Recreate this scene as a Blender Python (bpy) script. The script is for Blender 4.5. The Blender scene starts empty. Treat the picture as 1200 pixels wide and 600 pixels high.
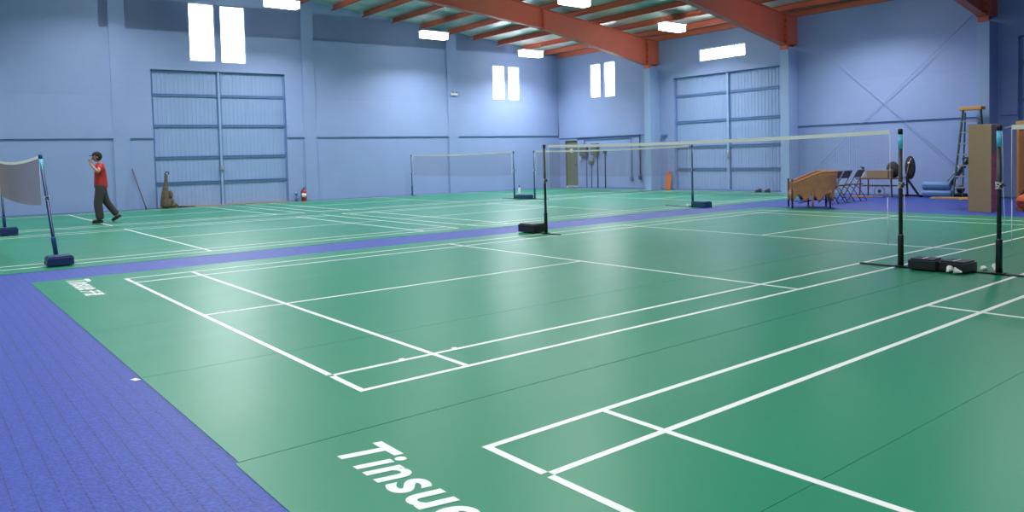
import bpy, bmesh, math, random
from mathutils import Vector, Matrix
random.seed(7)
S = bpy.context.scene
COL = S.collection
PI = math.pi

# ------------------------------------------------------------------ materials
def srgb(r, g, b):
    f = lambda c: (c/255/12.92) if c/255 <= .04045 else ((c/255+.055)/1.055)**2.4
    return (f(r), f(g), f(b), 1)

def mat(name, col, rough=.5, metal=0., spec=.5, noise=0., nscale=8., bump=0., bscale=60., emit=None, estr=0., coat=0.):
    m = bpy.data.materials.new(name); m.use_nodes = True
    nt = m.node_tree; N = nt.nodes; L = nt.links
    b = N['Principled BSDF']
    b.inputs['Base Color'].default_value = col
    b.inputs['Roughness'].default_value = rough
    b.inputs['Metallic'].default_value = metal
    b.inputs['Specular IOR Level'].default_value = spec
    b.inputs['Coat Weight'].default_value = coat
    if emit:
        b.inputs['Emission Color'].default_value = emit
        b.inputs['Emission Strength'].default_value = estr
    tc = N.new('ShaderNodeTexCoord')
    if noise:
        n = N.new('ShaderNodeTexNoise'); n.inputs['Scale'].default_value = nscale; n.inputs['Detail'].default_value = 4
        L.new(tc.outputs['Object'], n.inputs['Vector'])
        r = N.new('ShaderNodeMapRange'); r.inputs['To Min'].default_value = 1-noise; r.inputs['To Max'].default_value = 1+noise
        L.new(n.outputs['Fac'], r.inputs['Value'])
        mx = N.new('ShaderNodeVectorMath'); mx.operation = 'SCALE'; mx.inputs[0].default_value = col[:3]
        L.new(r.outputs['Result'], mx.inputs['Scale']); L.new(mx.outputs['Vector'], b.inputs['Base Color'])
    if bump:
        n2 = N.new('ShaderNodeTexNoise'); n2.inputs['Scale'].default_value = bscale; n2.inputs['Detail'].default_value = 3
        L.new(tc.outputs['Object'], n2.inputs['Vector'])
        bp = N.new('ShaderNodeBump'); bp.inputs['Strength'].default_value = bump; bp.inputs['Distance'].default_value = .01
        L.new(n2.outputs['Fac'], bp.inputs['Height']); L.new(bp.outputs['Normal'], b.inputs['Normal'])
    return m

def node_mat(name):
    m = bpy.data.materials.new(name); m.use_nodes = True
    return m, m.node_tree.nodes, m.node_tree.links, m.node_tree.nodes['Principled BSDF']

def math_node(N, L, op, a, b=None, c=None):
    n = N.new('ShaderNodeMath'); n.operation = op
    for i, v in enumerate((a, b, c)):
        if v is None: continue
        if isinstance(v, (int, float)): n.inputs[i].default_value = v
        else: L.new(v, n.inputs[i])
    return n.outputs[0]

def wall_material(name, col):
    m, N, L, b = node_mat(name)
    tc = N.new('ShaderNodeTexCoord')
    mp = N.new('ShaderNodeMapping'); mp.inputs['Rotation'].default_value = (PI/2, 0, 0)
    L.new(tc.outputs['Object'], mp.inputs['Vector'])
    br = N.new('ShaderNodeTexBrick'); br.inputs['Scale'].default_value = 1
    br.inputs['Brick Width'].default_value = .4; br.inputs['Row Height'].default_value = .2
    br.inputs['Mortar Size'].default_value = .006; br.inputs['Mortar Smooth'].default_value = .6
    L.new(mp.outputs['Vector'], br.inputs['Vector'])
    n = N.new('ShaderNodeTexNoise'); n.inputs['Scale'].default_value = 1.3; n.inputs['Detail'].default_value = 5
    L.new(tc.outputs['Object'], n.inputs['Vector'])
    n3 = N.new('ShaderNodeTexNoise'); n3.inputs['Scale'].default_value = 14; n3.inputs['Detail'].default_value = 4
    st = N.new('ShaderNodeMapping'); st.inputs['Scale'].default_value = (1, 1, 5)
    L.new(tc.outputs['Object'], st.inputs['Vector']); L.new(st.outputs['Vector'], n3.inputs['Vector'])
    v = math_node(N, L, 'ADD', math_node(N, L, 'MULTIPLY', n.outputs['Fac'], .14), math_node(N, L, 'MULTIPLY', n3.outputs['Fac'], .10))
    v = math_node(N, L, 'ADD', v, .88)
    v = math_node(N, L, 'SUBTRACT', v, math_node(N, L, 'MULTIPLY', br.outputs['Fac'], .045))
    mx = N.new('ShaderNodeVectorMath'); mx.operation = 'SCALE'; mx.inputs[0].default_value = col[:3]
    L.new(v, mx.inputs['Scale']); L.new(mx.outputs['Vector'], b.inputs['Base Color'])
    b.inputs['Roughness'].default_value = .55
    h = math_node(N, L, 'SUBTRACT', math_node(N, L, 'MULTIPLY', n3.outputs['Fac'], .5), br.outputs['Fac'])
    bp = N.new('ShaderNodeBump'); bp.inputs['Strength'].default_value = .25; bp.inputs['Distance'].default_value = .006
    L.new(h, bp.inputs['Height']); L.new(bp.outputs['Normal'], b.inputs['Normal'])
    return m

BLUE = srgb(140, 162, 210)
M = {}
M['wall'] = wall_material('painted_block_wall', BLUE)
M['wall_plain'] = mat('painted_steel_blue', srgb(144, 171, 212), .45, noise=.04, nscale=3)
M['door_blue'] = mat('painted_corrugated_blue', srgb(141, 166, 211), .45, noise=.04, nscale=2)
M['rail_blue'] = mat('painted_rail_blue', srgb(104, 136, 186), .45)
M['red_steel'] = mat('red_oxide_steel', srgb(206, 102, 78), .5, noise=.12, nscale=2.5, bump=.1)
M['white'] = mat('white_enamel', (.8, .8, .8, 1), .4)
M['black'] = mat('black_paint', (.012, .013, .016, 1), .4)
M['black_cloth'] = mat('black_fabric', (.02, .02, .026, 1), .8, bump=.3, bscale=200)
M['cyan'] = mat('light_blue_sleeve', srgb(92, 196, 230), .4)
M['blue_post'] = mat('dark_blue_enamel', srgb(18, 60, 116), .5)
M['blue_box'] = mat('dark_blue_weight', srgb(14, 42, 92), .45)
M['teal_post'] = mat('teal_enamel', srgb(26, 84, 122), .35)
M['teal_box'] = mat('teal_weight', srgb(14, 72, 104), .45)
M['cord'] = mat('white_cord', (.75, .75, .72, 1), .8)
M['tape'] = mat('white_net_tape', (.78, .78, .74, 1), .7)
M['net'] = mat('brown_net_thread', srgb(128, 116, 124), .8)
M['blue_print'] = mat('blue_print', srgb(40, 80, 140), .6)
M['zinc'] = mat('galvanised_metal', (.55, .57, .6, 1), .35, metal=.8)
M['olive'] = mat('olive_door_paint', srgb(112, 122, 104), .5, noise=.05)
M['grey_box'] = mat('olive_grey_enamel', srgb(98, 104, 100), .5)
M['brown_metal'] = mat('dark_brown_enamel', srgb(66, 48, 46), .4)
M['rolls'] = mat('blue_foam', srgb(98, 134, 180), .7, bump=.1)
M['cardboard'] = mat('cardboard', srgb(150, 128, 100), .8, noise=.07, nscale=12)
M['wood_tan'] = mat('tan_wood', srgb(176, 142, 96), .6, noise=.15, nscale=9)
M['wood_orange'] = mat('orange_brown_wood', srgb(150, 88, 40), .5, noise=.2, nscale=7)
M['wood_strip'] = mat('pale_batten_wood', srgb(182, 128, 72), .5, noise=.1)
M['orange'] = mat('orange_plastic', srgb(214, 112, 44), .5)
M['orange_bag'] = mat('orange_fabric', srgb(214, 92, 48), .7, bump=.4, bscale=25)
M['ladder_green'] = mat('dark_green_fibreglass', srgb(52, 84, 84), .45)
M['ladder_cap'] = mat('yellow_orange_plastic', srgb(218, 164, 74), .5)
M['alu'] = mat('aluminium', (.36, .37, .38, 1), .4, metal=.6)
M['red_enamel'] = mat('red_enamel', srgb(178, 34, 36), .3)
M['skin'] = mat('skin', srgb(176, 120, 98), .5)
M['shirt'] = mat('red_cotton', srgb(186, 48, 50), .8, bump=.3, bscale=30)
M['trousers'] = mat('charcoal_cotton', srgb(58, 58, 60), .85, bump=.4, bscale=18)
M['hair'] = mat('black_hair', (.012, .01, .01, 1), .6)
M['feather'] = mat('white_feather', (.85, .84, .78, 1), .7)
M['camo'] = mat('mottled_bark', srgb(96, 88, 76), .9, noise=.6, nscale=14, bump=1, bscale=30)
M['foil_pipe'] = mat('blue_conduit', srgb(92, 118, 168), .5)
M['dark_conduit'] = mat('dark_blue_conduit', srgb(58, 80, 122), .5)
M['grey_plastic'] = mat('grey_plastic', srgb(120, 124, 130), .5)
M['dim'] = mat('dull_maroon_board', srgb(92, 66, 62), .6, noise=.1)
M['window_frame'] = mat('white_window_frame', srgb(190, 205, 225), .4)

# glowing window glass (daylight behind obscured panes) and lamp lenses
def emis(name, col, s):
    m = bpy.data.materials.new(name); m.use_nodes = True
    N = m.node_tree.nodes; b = N['Principled BSDF']
    b.inputs['Base Color'].default_value = (.8, .8, .8, 1); b.inputs['Roughness'].default_value = .3
    b.inputs['Emission Color'].default_value = col; b.inputs['Emission Strength'].default_value = s
    return m
M['pane'] = emis('daylit_frosted_glass', (.95, .98, 1, 1), 14.0)
M['lens'] = emis('lamp_lens', (1, 1, .98, 1), 16.0)

# green vinyl mat with soft sheen
def mat_green():
    m, N, L, b = node_mat('green_vinyl_court')
    tc = N.new('ShaderNodeTexCoord')
    st = N.new('ShaderNodeMapping'); st.inputs['Scale'].default_value = (.25, 1.6, 1)
    L.new(tc.outputs['Object'], st.inputs['Vector'])
    n = N.new('ShaderNodeTexNoise'); n.inputs['Scale'].default_value = 1.2; n.inputs['Detail'].default_value = 4
    L.new(st.outputs['Vector'], n.inputs['Vector'])
    f = N.new('ShaderNodeTexNoise'); f.inputs['Scale'].default_value = 160; f.inputs['Detail'].default_value = 2
    L.new(tc.outputs['Object'], f.inputs['Vector'])
    v = math_node(N, L, 'ADD', math_node(N, L, 'MULTIPLY', n.outputs['Fac'], .12), math_node(N, L, 'MULTIPLY', f.outputs['Fac'], .10))
    v = math_node(N, L, 'ADD', v, .89)
    mx = N.new('ShaderNodeVectorMath'); mx.operation = 'SCALE'; mx.inputs[0].default_value = srgb(24, 124, 90)[:3]
    L.new(v, mx.inputs['Scale']); L.new(mx.outputs['Vector'], b.inputs['Base Color'])
    r = math_node(N, L, 'ADD', math_node(N, L, 'MULTIPLY', n.outputs['Fac'], .10), .31)
    L.new(r, b.inputs['Roughness'])
    b.inputs['Specular IOR Level'].default_value = .6
    bp = N.new('ShaderNodeBump'); bp.inputs['Strength'].default_value = .12; bp.inputs['Distance'].default_value = .002
    L.new(f.outputs['Fac'], bp.inputs['Height']); L.new(bp.outputs['Normal'], b.inputs['Normal'])
    return m
M['green'] = mat_green()
M['line'] = mat('white_line_paint', (.72, .74, .72, 1), .45)

def tile_material():
    m, N, L, b = node_mat('blue_interlocking_tile')
    tc = N.new('ShaderNodeTexCoord'); sp = N.new('ShaderNodeSeparateXYZ'); L.new(tc.outputs['Object'], sp.inputs[0])
    def seam(o, per, w):
        a = math_node(N, L, 'PINGPONG', o, per/2)
        return math_node(N, L, 'LESS_THAN', a, w)
    sx = seam(sp.outputs['X'], .083, .0019); sy = seam(sp.outputs['Y'], .33, .002)
    vo = N.new('ShaderNodeTexVoronoi'); vo.inputs['Scale'].default_value = 60
    L.new(tc.outputs['Object'], vo.inputs['Vector'])
    sm = N.new('ShaderNodeTexNoise'); sm.inputs['Scale'].default_value = 120; sm.inputs['Detail'].default_value = 1
    L.new(tc.outputs['Object'], sm.inputs['Vector'])
    w = math_node(N, L, 'ABSOLUTE', math_node(N, L, 'SINE', math_node(N, L, 'MULTIPLY', sp.outputs['X'], PI/.083)))
    v = math_node(N, L, 'ADD', math_node(N, L, 'MULTIPLY', vo.outputs['Distance'], .8), math_node(N, L, 'MULTIPLY', sm.outputs['Fac'], .45))
    v = math_node(N, L, 'ADD', v, math_node(N, L, 'MULTIPLY', w, .10))
    v = math_node(N, L, 'ADD', v, .34)
    v = math_node(N, L, 'SUBTRACT', v, math_node(N, L, 'MULTIPLY', sx, .5))
    v = math_node(N, L, 'SUBTRACT', v, math_node(N, L, 'MULTIPLY', sy, .12))
    mx = N.new('ShaderNodeVectorMath'); mx.operation = 'SCALE'; mx.inputs[0].default_value = srgb(42, 63, 148)[:3]
    L.new(v, mx.inputs['Scale']); L.new(mx.outputs['Vector'], b.inputs['Base Color'])
    b.inputs['Roughness'].default_value = .5
    bp = N.new('ShaderNodeBump'); bp.inputs['Strength'].default_value = .4; bp.inputs['Distance'].default_value = .003
    L.new(v, bp.inputs['Height']); L.new(bp.outputs['Normal'], b.inputs['Normal'])
    return m
M['tile'] = tile_material()

def deck_material():
    m, N, L, b = node_mat('teal_grey_roof_sheet')
    tc = N.new('ShaderNodeTexCoord'); sp = N.new('ShaderNodeSeparateXYZ'); L.new(tc.outputs['Object'], sp.inputs[0])
    n = N.new('ShaderNodeTexNoise'); n.inputs['Scale'].default_value = .55; n.inputs['Detail'].default_value = 3
    L.new(tc.outputs['Object'], n.inputs['Vector'])
    cr = N.new('ShaderNodeValToRGB'); cr.color_ramp.elements[0].position = .38; cr.color_ramp.elements[1].position = .66
    cr.color_ramp.elements[0].color = srgb(122, 168, 164); cr.color_ramp.elements[1].color = srgb(225, 226, 220)
    L.new(n.outputs['Fac'], cr.inputs[0]); L.new(cr.outputs[0], b.inputs['Base Color'])
    b.inputs['Roughness'].default_value = .35; b.inputs['Metallic'].default_value = .25
    h = math_node(N, L, 'PINGPONG', sp.outputs['Y'], .1)
    bp = N.new('ShaderNodeBump'); bp.inputs['Strength'].default_value = .5; bp.inputs['Distance'].default_value = .03
    L.new(h, bp.inputs['Height']); L.new(bp.outputs['Normal'], b.inputs['Normal'])
    return m
M['deck'] = deck_material()

def wicker_material():
    m, N, L, b = node_mat('woven_wicker')
    tc = N.new('ShaderNodeTexCoord'); sp = N.new('ShaderNodeSeparateXYZ'); L.new(tc.outputs['Object'], sp.inputs[0])
    zz = math_node(N, L, 'SINE', math_node(N, L, 'MULTIPLY', sp.outputs['Z'], 2*PI/.022))
    xy = math_node(N, L, 'ADD', sp.outputs['X'], sp.outputs['Y'])
    xx = math_node(N, L, 'SINE', math_node(N, L, 'MULTIPLY', xy, 2*PI/.045))
    p = math_node(N, L, 'MULTIPLY', zz, xx)
    n = N.new('ShaderNodeTexNoise'); n.inputs['Scale'].default_value = 7
    L.new(tc.outputs['Object'], n.inputs['Vector'])
    v = math_node(N, L, 'ADD', math_node(N, L, 'MULTIPLY', p, .28), math_node(N, L, 'ADD', math_node(N, L, 'MULTIPLY', n.outputs['Fac'], .6), .68))
    mx = N.new('ShaderNodeVectorMath'); mx.operation = 'SCALE'; mx.inputs[0].default_value = srgb(192, 130, 78)[:3]
    L.new(v, mx.inputs['Scale']); L.new(mx.outputs['Vector'], b.inputs['Base Color'])
    b.inputs['Roughness'].default_value = .6
    bp = N.new('ShaderNodeBump'); bp.inputs['Strength'].default_value = .8; bp.inputs['Distance'].default_value = .006
    L.new(p, bp.inputs['Height']); L.new(bp.outputs['Normal'], b.inputs['Normal'])
    return m
M['wicker'] = wicker_material()

def print_material():
    m, N, L, b = node_mat('printed_carton_side')
    tc = N.new('ShaderNodeTexCoord'); sp = N.new('ShaderNodeSeparateXYZ'); L.new(tc.outputs['Object'], sp.inputs[0])
    n = N.new('ShaderNodeTexNoise'); n.inputs['Scale'].default_value = 22; n.inputs['Detail'].default_value = 6
    L.new(tc.outputs['Object'], n.inputs['Vector'])
    cr = N.new('ShaderNodeValToRGB'); cr.color_ramp.elements[0].position = .42; cr.color_ramp.elements[1].position = .58
    cr.color_ramp.elements[0].color = srgb(86, 50, 84); cr.color_ramp.elements[1].color = srgb(138, 74, 108)
    L.new(n.outputs['Fac'], cr.inputs[0])
    t = math_node(N, L, 'GREATER_THAN', sp.outputs['Z'], 1.2)
    mx = N.new('ShaderNodeMix'); mx.data_type = 'RGBA'
    L.new(t, mx.inputs[0]); L.new(cr.outputs[0], mx.inputs[6]); mx.inputs[7].default_value = srgb(62, 68, 92)
    L.new(mx.outputs[2], b.inputs['Base Color']); b.inputs['Roughness'].default_value = .5
    return m
M['print'] = print_material()

# ------------------------------------------------------------------ mesh helpers
class MB:
    def __init__(s): s.v = []; s.f = []; s.m = []; s.smooth = []
    def add(s, vs, fs, mi=0, sm=False):
        o = len(s.v); s.v += [tuple(v) for v in vs]
        s.f += [tuple(i+o for i in f) for f in fs]; s.m += [mi]*len(fs); s.smooth += [sm]*len(fs)
        return s
    def box(s, x0, x1, y0, y1, z0, z1, mi=0, R=None):
        vs = [Vector((x, y, z)) for z in (z0, z1) for x, y in ((x0, y0), (x1, y0), (x1, y1), (x0, y1))]
        if R is not None: vs = [R @ v for v in vs]
        return s.add(vs, [(3, 2, 1, 0), (4, 5, 6, 7), (0, 1, 5, 4), (1, 2, 6, 5), (2, 3, 7, 6), (3, 0, 4, 7)], mi)
    def bar(s, a, b, w, h, mi=0, up=(0, 0, 1)):
        a = Vector(a); b = Vector(b); d = (b-a); l = d.length; d.normalize()
        u = Vector(up)
        if abs(d.dot(u)) > .98: u = Vector((1, 0, 0))
        sx = d.cross(u).normalized(); uu = sx.cross(d)
        vs = [p + sx*i*w/2 + uu*j*h/2 for p in (a, b) for i, j in ((-1, -1), (1, -1), (1, 1), (-1, 1))]
        return s.add(vs, [(3, 2, 1, 0), (4, 5, 6, 7), (0, 1, 5, 4), (1, 2, 6, 5), (2, 3, 7, 6), (3, 0, 4, 7)], mi)
    def tube(s, pts, r, n=10, mi=0, caps=True):
        pts = [Vector(p) for p in pts]; rs = r if isinstance(r, (list, tuple)) else [r]*len(pts)
        o = len(s.v); ref = None; rings = []
        for i, p in enumerate(pts):
            d = (pts[min(i+1, len(pts)-1)]-pts[max(i-1, 0)])
            if d.length < 1e-9: d = Vector((0, 0, 1))
            d.normalize()
            if ref is None:
                ref = Vector((1, 0, 0)) if abs(d.x) < .9 else Vector((0, 1, 0))
            sx = (ref - d*ref.dot(d)).normalized(); ref = sx; sy = d.cross(sx)
            rings.append([p + (sx*math.cos(2*PI*k/n)+sy*math.sin(2*PI*k/n))*rs[i] for k in range(n)])
        vs = [v for g in rings for v in g]; fs = []
        for i in range(len(pts)-1):
            for k in range(n):
                fs.append((i*n+k, i*n+(k+1) % n, (i+1)*n+(k+1) % n, (i+1)*n+k))
        s.add(vs, fs, mi, True)
        if caps:
            s.add(rings[0], [tuple(reversed(range(n)))], mi); s.add(rings[-1], [tuple(range(n))], mi)
        return s
    def lathe(s, prof, c=(0, 0, 0), n=20, mi=0, R=None):
        vs = []; c = Vector(c)
        for r, z in prof:
            for k in range(n):
                p = Vector((r*math.cos(2*PI*k/n), r*math.sin(2*PI*k/n), z))
                if R is not None: p = R @ p
                vs.append(p+c)
        fs = [(i*n+k, i*n+(k+1) % n, (i+1)*n+(k+1) % n, (i+1)*n+k) for i in range(len(prof)-1) for k in range(n)]
        fs += [tuple(reversed(range(n))), tuple(range((len(prof)-1)*n, len(prof)*n))]
        return s.add(vs, fs, mi, True)
    def prism(s, poly, y0, y1, mi=0):
        n = len(poly); vs = [(x, y0, z) for x, z in poly]+[(x, y1, z) for x, z in poly]
        fs = [tuple(range(n)), tuple(reversed(range(n, 2*n)))]+[(i, i+n, (i+1) % n+n, (i+1) % n) for i in range(n)]
        return s.add(vs, fs, mi)
    def ball(s, c, r, n=12, mi=0, sc=(1, 1, 1), R=None):
        c = Vector(c); vs = []; fs = []; h = n//2
        for i in range(h+1):
            t = PI*i/h
            for k in range(n):
                p = Vector((r*sc[0]*math.sin(t)*math.cos(2*PI*k/n), r*sc[1]*math.sin(t)*math.sin(2*PI*k/n), r*sc[2]*math.cos(t)))
                if R is not None: p = R @ p
                vs.append(c+p)
        for i in range(h):
            for k in range(n): fs.append((i*n+k, (i+1)*n+k, (i+1)*n+(k+1) % n, i*n+(k+1) % n))
        return s.add(vs, fs, mi, True)
    def build(s, name, mats, parent=None, bevel=0., loc=None, rotz=None):
        me = bpy.data.meshes.new(name); me.from_pydata(s.v, [], s.f); me.update()
        for m in (mats if isinstance(mats, (list, tuple)) else [mats]): me.materials.append(M[m] if isinstance(m, str) else m)
        me.polygons.foreach_set('material_index', s.m); me.polygons.foreach_set('use_smooth', s.smooth)
        bm = bmesh.new(); bm.from_mesh(me)
        if not name.startswith(('wall_', 'trim_')): bmesh.ops.remove_doubles(bm, verts=bm.verts, dist=1e-6)
        bmesh.ops.recalc_face_normals(bm, faces=bm.faces); bm.to_mesh(me); bm.free()
        o = bpy.data.objects.new(name, me); COL.objects.link(o)
        if parent: o.parent = parent
        if loc is not None: o.location = loc
        if rotz is not None: o.rotation_euler.z = rotz
        if bevel:
            b = o.modifiers.new('Bevel', 'BEVEL'); b.width = bevel; b.segments = 2; b.limit_method = 'ANGLE'; b.angle_limit = .7
        return o

def thing(name, label, cat, loc=(0, 0, 0), rotz=0., group=None):
    o = bpy.data.objects.new(name, None); COL.objects.link(o); o.empty_display_size = .2
    o.location = loc; o.rotation_euler.z = rotz
    o['label'] = label; o['category'] = cat
    if group: o['group'] = group
    return o
def tag(o, label, cat, group=None):
    o['label'] = label; o['category'] = cat
    if group: o['group'] = group
    return o
def struct(o, label=None):
    o['kind'] = 'structure'
    if label: o['label'] = label
    return o
def dup(root, loc, rotz, label, group=None):
    r = root.copy(); COL.objects.link(r); r.location = loc; r.rotation_euler.z = rotz; r['label'] = label
    if group: r['group'] = group
    for ch in list(root.children):
        c = ch.copy(); COL.objects.link(c); c.parent = r
        for g in ch.children:
            d = g.copy(); COL.objects.link(d); d.parent = c
    return r

# ------------------------------------------------------------------ room dimensions (metres)
XF = 20.5                       # far wall
XB, YR = -9.0, -13.0            # back and right walls (behind the viewer)
RIDGE = 3.0
def RB(x):                      # underside of purlins
    return 5.60+.118*(XF-x) if x > RIDGE else 5.60+.118*(XF-RIDGE)-.118*(RIDGE-x)
LW_ANG = math.atan2(-1.8, 20.5)
LW_O = Vector((0, 22.65, 0)); LD = Vector((math.cos(LW_ANG), math.sin(LW_ANG), 0))
def lw(s, out, z):              # left-wall coordinates -> world (out = distance into the room)
    return LW_O + LD*s + Vector((LD.y, -LD.x, 0))*out + Vector((0, 0, z))

def wall_grid(mb, s0, s1, z0, ztop, holes, thick, top=None, y_in=0.):
    xs = sorted(set([s0, s1]+[h[0] for h in holes]+[h[1] for h in holes]))
    zs = sorted(set([z0, ztop]+[h[2] for h in holes]+[h[3] for h in holes]))
    TZ = zs[-1]
    for i in range(len(xs)-1):
        for j in range(len(zs)-1):
            a, b, c, d = xs[i], xs[i+1], zs[j], zs[j+1]
            if any(h[0] <= a and b <= h[1] and h[2] <= c and d <= h[3] for h in holes): continue
            ta = tb = d
            if d == TZ and top: ta, tb = top(a), top(b)
            mb.add([(a, y_in, c), (b, y_in, c), (b, y_in+thick, c), (a, y_in+thick, c), (a, y_in, ta), (b, y_in, tb), (b, y_in+thick, tb), (a, y_in+thick, ta)],
                   [(3, 2, 1, 0), (4, 5, 6, 7), (0, 1, 5, 4), (1, 2, 6, 5), (2, 3, 7, 6), (3, 0, 4, 7)])

# floor
fl = MB().box(XB-.3, XF+.3, YR-.3, 23.9, -.12, -.004).build('floor', 'tile'); struct(fl, 'blue interlocking plastic sports tile floor')

# left wall (local x = along wall, local +y = outwards)
D1 = (4.30, 8.60, 0, 4.46)
W1 = (5.50, 6.32, 4.78, 6.68); W2 = (6.49, 7.31, 4.76, 6.67)
W3 = (17.22, 17.82, 3.77, 5.18); W4 = (17.98, 18.55, 3.76, 5.16)
topL = lambda s: RB((LW_O+LD*s).x)+.2
w = MB()
# split at the ridge so the sloping top is right
wall_grid(w, -9.1, 2.9, 0, 7.9, [], .25, topL)
wall_grid(w, 2.9, 20.58, 0, 5.7, [D1, W1, W2, W3, W4], .25, None)
for a, b in ((2.9, 5.5), (5.5, 6.32), (6.32, 6.49), (6.49, 7.31), (7.31, 20.58)):
    lo = 6.68 if a == 5.5 else (6.67 if a == 6.49 else 5.7)
    w.add([(a, 0, lo), (b, 0, lo), (b, .25, lo), (a, .25, lo), (a, 0, topL(a)), (b, 0, topL(b)), (b, .25, topL(b)), (a, .25, topL(a))],
          [(3, 2, 1, 0), (4, 5, 6, 7), (0, 1, 5, 4), (1, 2, 6, 5), (2, 3, 7, 6), (3, 0, 4, 7)])
wall_left = w.build('wall_left', 'wall', loc=LW_O, rotz=LW_ANG); struct(wall_left, 'pale blue painted block wall along the courts')
w = MB()
# pilasters and horizontal band, standing proud of the panels
PR = -.05
for a, b in ((-2.85, -2.42), (3.16, 3.62), (9.22, 9.66), (15.06, 15.50)):
    w.add([(a, PR, 0), (b, PR, 0), (b, 0, 0), (a, 0, 0), (a, PR, topL(a)), (b, PR, topL(b)), (b, 0, topL(b)), (a, 0, topL(a))],
          [(3, 2, 1, 0), (4, 5, 6, 7), (0, 1, 5, 4), (1, 2, 6, 5), (2, 3, 7, 6), (3, 0, 4, 7)])
for a, b in ((-9, -2.85), (-2.42, 3.16), (3.62, 4.30), (8.60, 9.22), (9.66, 15.06), (15.50, 20.5)):
    # chamfered upper edge fades into the panel, sharp lower edge
    w.add([(a, 0, 2.26), (b, 0, 2.26), (b, PR, 2.26), (a, PR, 2.26), (a, 0, 3.6), (b, 0, 3.6), (b, PR, 2.4), (a, PR, 2.4)],
          [(0, 1, 2, 3), (3, 2, 6, 7), (7, 6, 5, 4), (0, 3, 7, 4), (1, 5, 6, 2)])
struct(w.build('trim_2', 'wall', loc=LW_O, rotz=LW_ANG), 'pilasters and band of the long blue wall')

# far wall (local x = -Y, local +y = +X)
FR = -PI/2; FO = Vector((XF, 0, 0))
def fw(Y): return -Y
D2 = (fw(14.46), fw(10.06), 0, 4.14)
D3 = (fw(20.47), fw(19.70), 0, 2.03)
D4 = (fw(3.25), fw(-1.2), 0, 4.14)
W5 = (fw(18.86), fw(18.28), 3.74, 5.13); W6 = (fw(18.06), fw(17.46), 3.72, 5.14)
W7 = (fw(13.29), fw(11.37), 4.62, 5.06)
w = MB()
wall_grid(w, fw(20.9), fw(YR), 0, 5.78, [D2, D3, D4, W5, W6, W7], .25)
wf = w.build('wall_far', 'wall', loc=FO, rotz=FR); struct(wf, 'pale blue painted block wall at the far end of the hall')
w = MB()
for a, b in ((20.8, 15.45), (9.41, 4.03), (3.64, 3.25), (-1.2, YR)):
    w.add([(-a, 0, 2.13), (-b, 0, 2.13), (-b, PR, 2.13), (-a, PR, 2.13), (-a, 0, 3.4), (-b, 0, 3.4), (-b, PR, 2.25), (-a, PR, 2.25)],
          [(0, 1, 2, 3), (3, 2, 6, 7), (7, 6, 5, 4), (0, 3, 7, 4), (1, 5, 6, 2)])
struct(w.build('trim_3', 'wall', loc=FO, rotz=FR), 'projecting band of the far blue wall')

# back and right walls (out of shot, close the hall)
w = MB().box(XB-.25, XB, YR, 23.5, 0, RB(XB)+.2); struct(w.build('wall_back', 'wall'))
w = MB()
for a, b in ((XB, RIDGE), (RIDGE, XF)):
    w.add([(a, YR-.25, 0), (b, YR-.25, 0), (b, YR, 0), (a, YR, 0), (a, YR-.25, RB(a)+.2), (b, YR-.25, RB(b)+.2), (b, YR, RB(b)+.2), (a, YR, RB(a)+.2)],
          [(3, 2, 1, 0), (4, 5, 6, 7), (0, 1, 5, 4), (1, 2, 6, 5), (2, 3, 7, 6), (3, 0, 4, 7)])
struct(w.build('wall_right', 'wall'))

# roof deck
w = MB()
for a, b in ((XB-.3, RIDGE), (RIDGE, XF+.3)):
    w.add([(a, YR-.3, RB(a)+.2), (b, YR-.3, RB(b)+.2), (b, 24, RB(b)+.2), (a, 24, RB(a)+.2), (a, YR-.3, RB(a)+.3), (b, YR-.3, RB(b)+.3), (b, 24, RB(b)+.3), (a, 24, RB(a)+.3)],
          [(3, 2, 1, 0), (4, 5, 6, 7), (0, 1, 5, 4), (1, 2, 6, 5), (2, 3, 7, 6), (3, 0, 4, 7)])
struct(w.build('ceiling', 'deck'), 'teal grey ribbed roof sheeting above the purlins')

# purlins: Z sections running along Y, one object each
def purlin_mb(x):
    z = RB(x); p = MB()
    def yl(xx): return 22.6-.0878*max(xx, -8)
    y1 = yl(x+.07)-.05
    p.box(-.01, .01, YR, y1, z+.005, z+.195)
    p.box(-.075, .01, YR, y1, z+.003, z+.015); p.box(-.01, .075, YR, y1, z+.185, z+.197)
    p.box(-.075, -.065, YR, y1, z+.003, z+.035)
    return p
px = 19.72; k = 0
while px > -8.5:
    if abs(px-RIDGE) > .1:
        o = purlin_mb(px).build('roof_purlin', 'red_steel', loc=(px, 0, 0))
        tag(o, 'red-brown steel purlin running under the roof sheeting', 'roof beam', 'steel purlins under the roof')
    px -= 1.17; k += 1
o = MB().box(XF-.10, XF-.01, YR, 20.75, 5.60, 5.80).build('eave_beam', 'red_steel')
tag(o, 'red-brown eave beam along the top of the far wall', 'roof beam')

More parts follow.
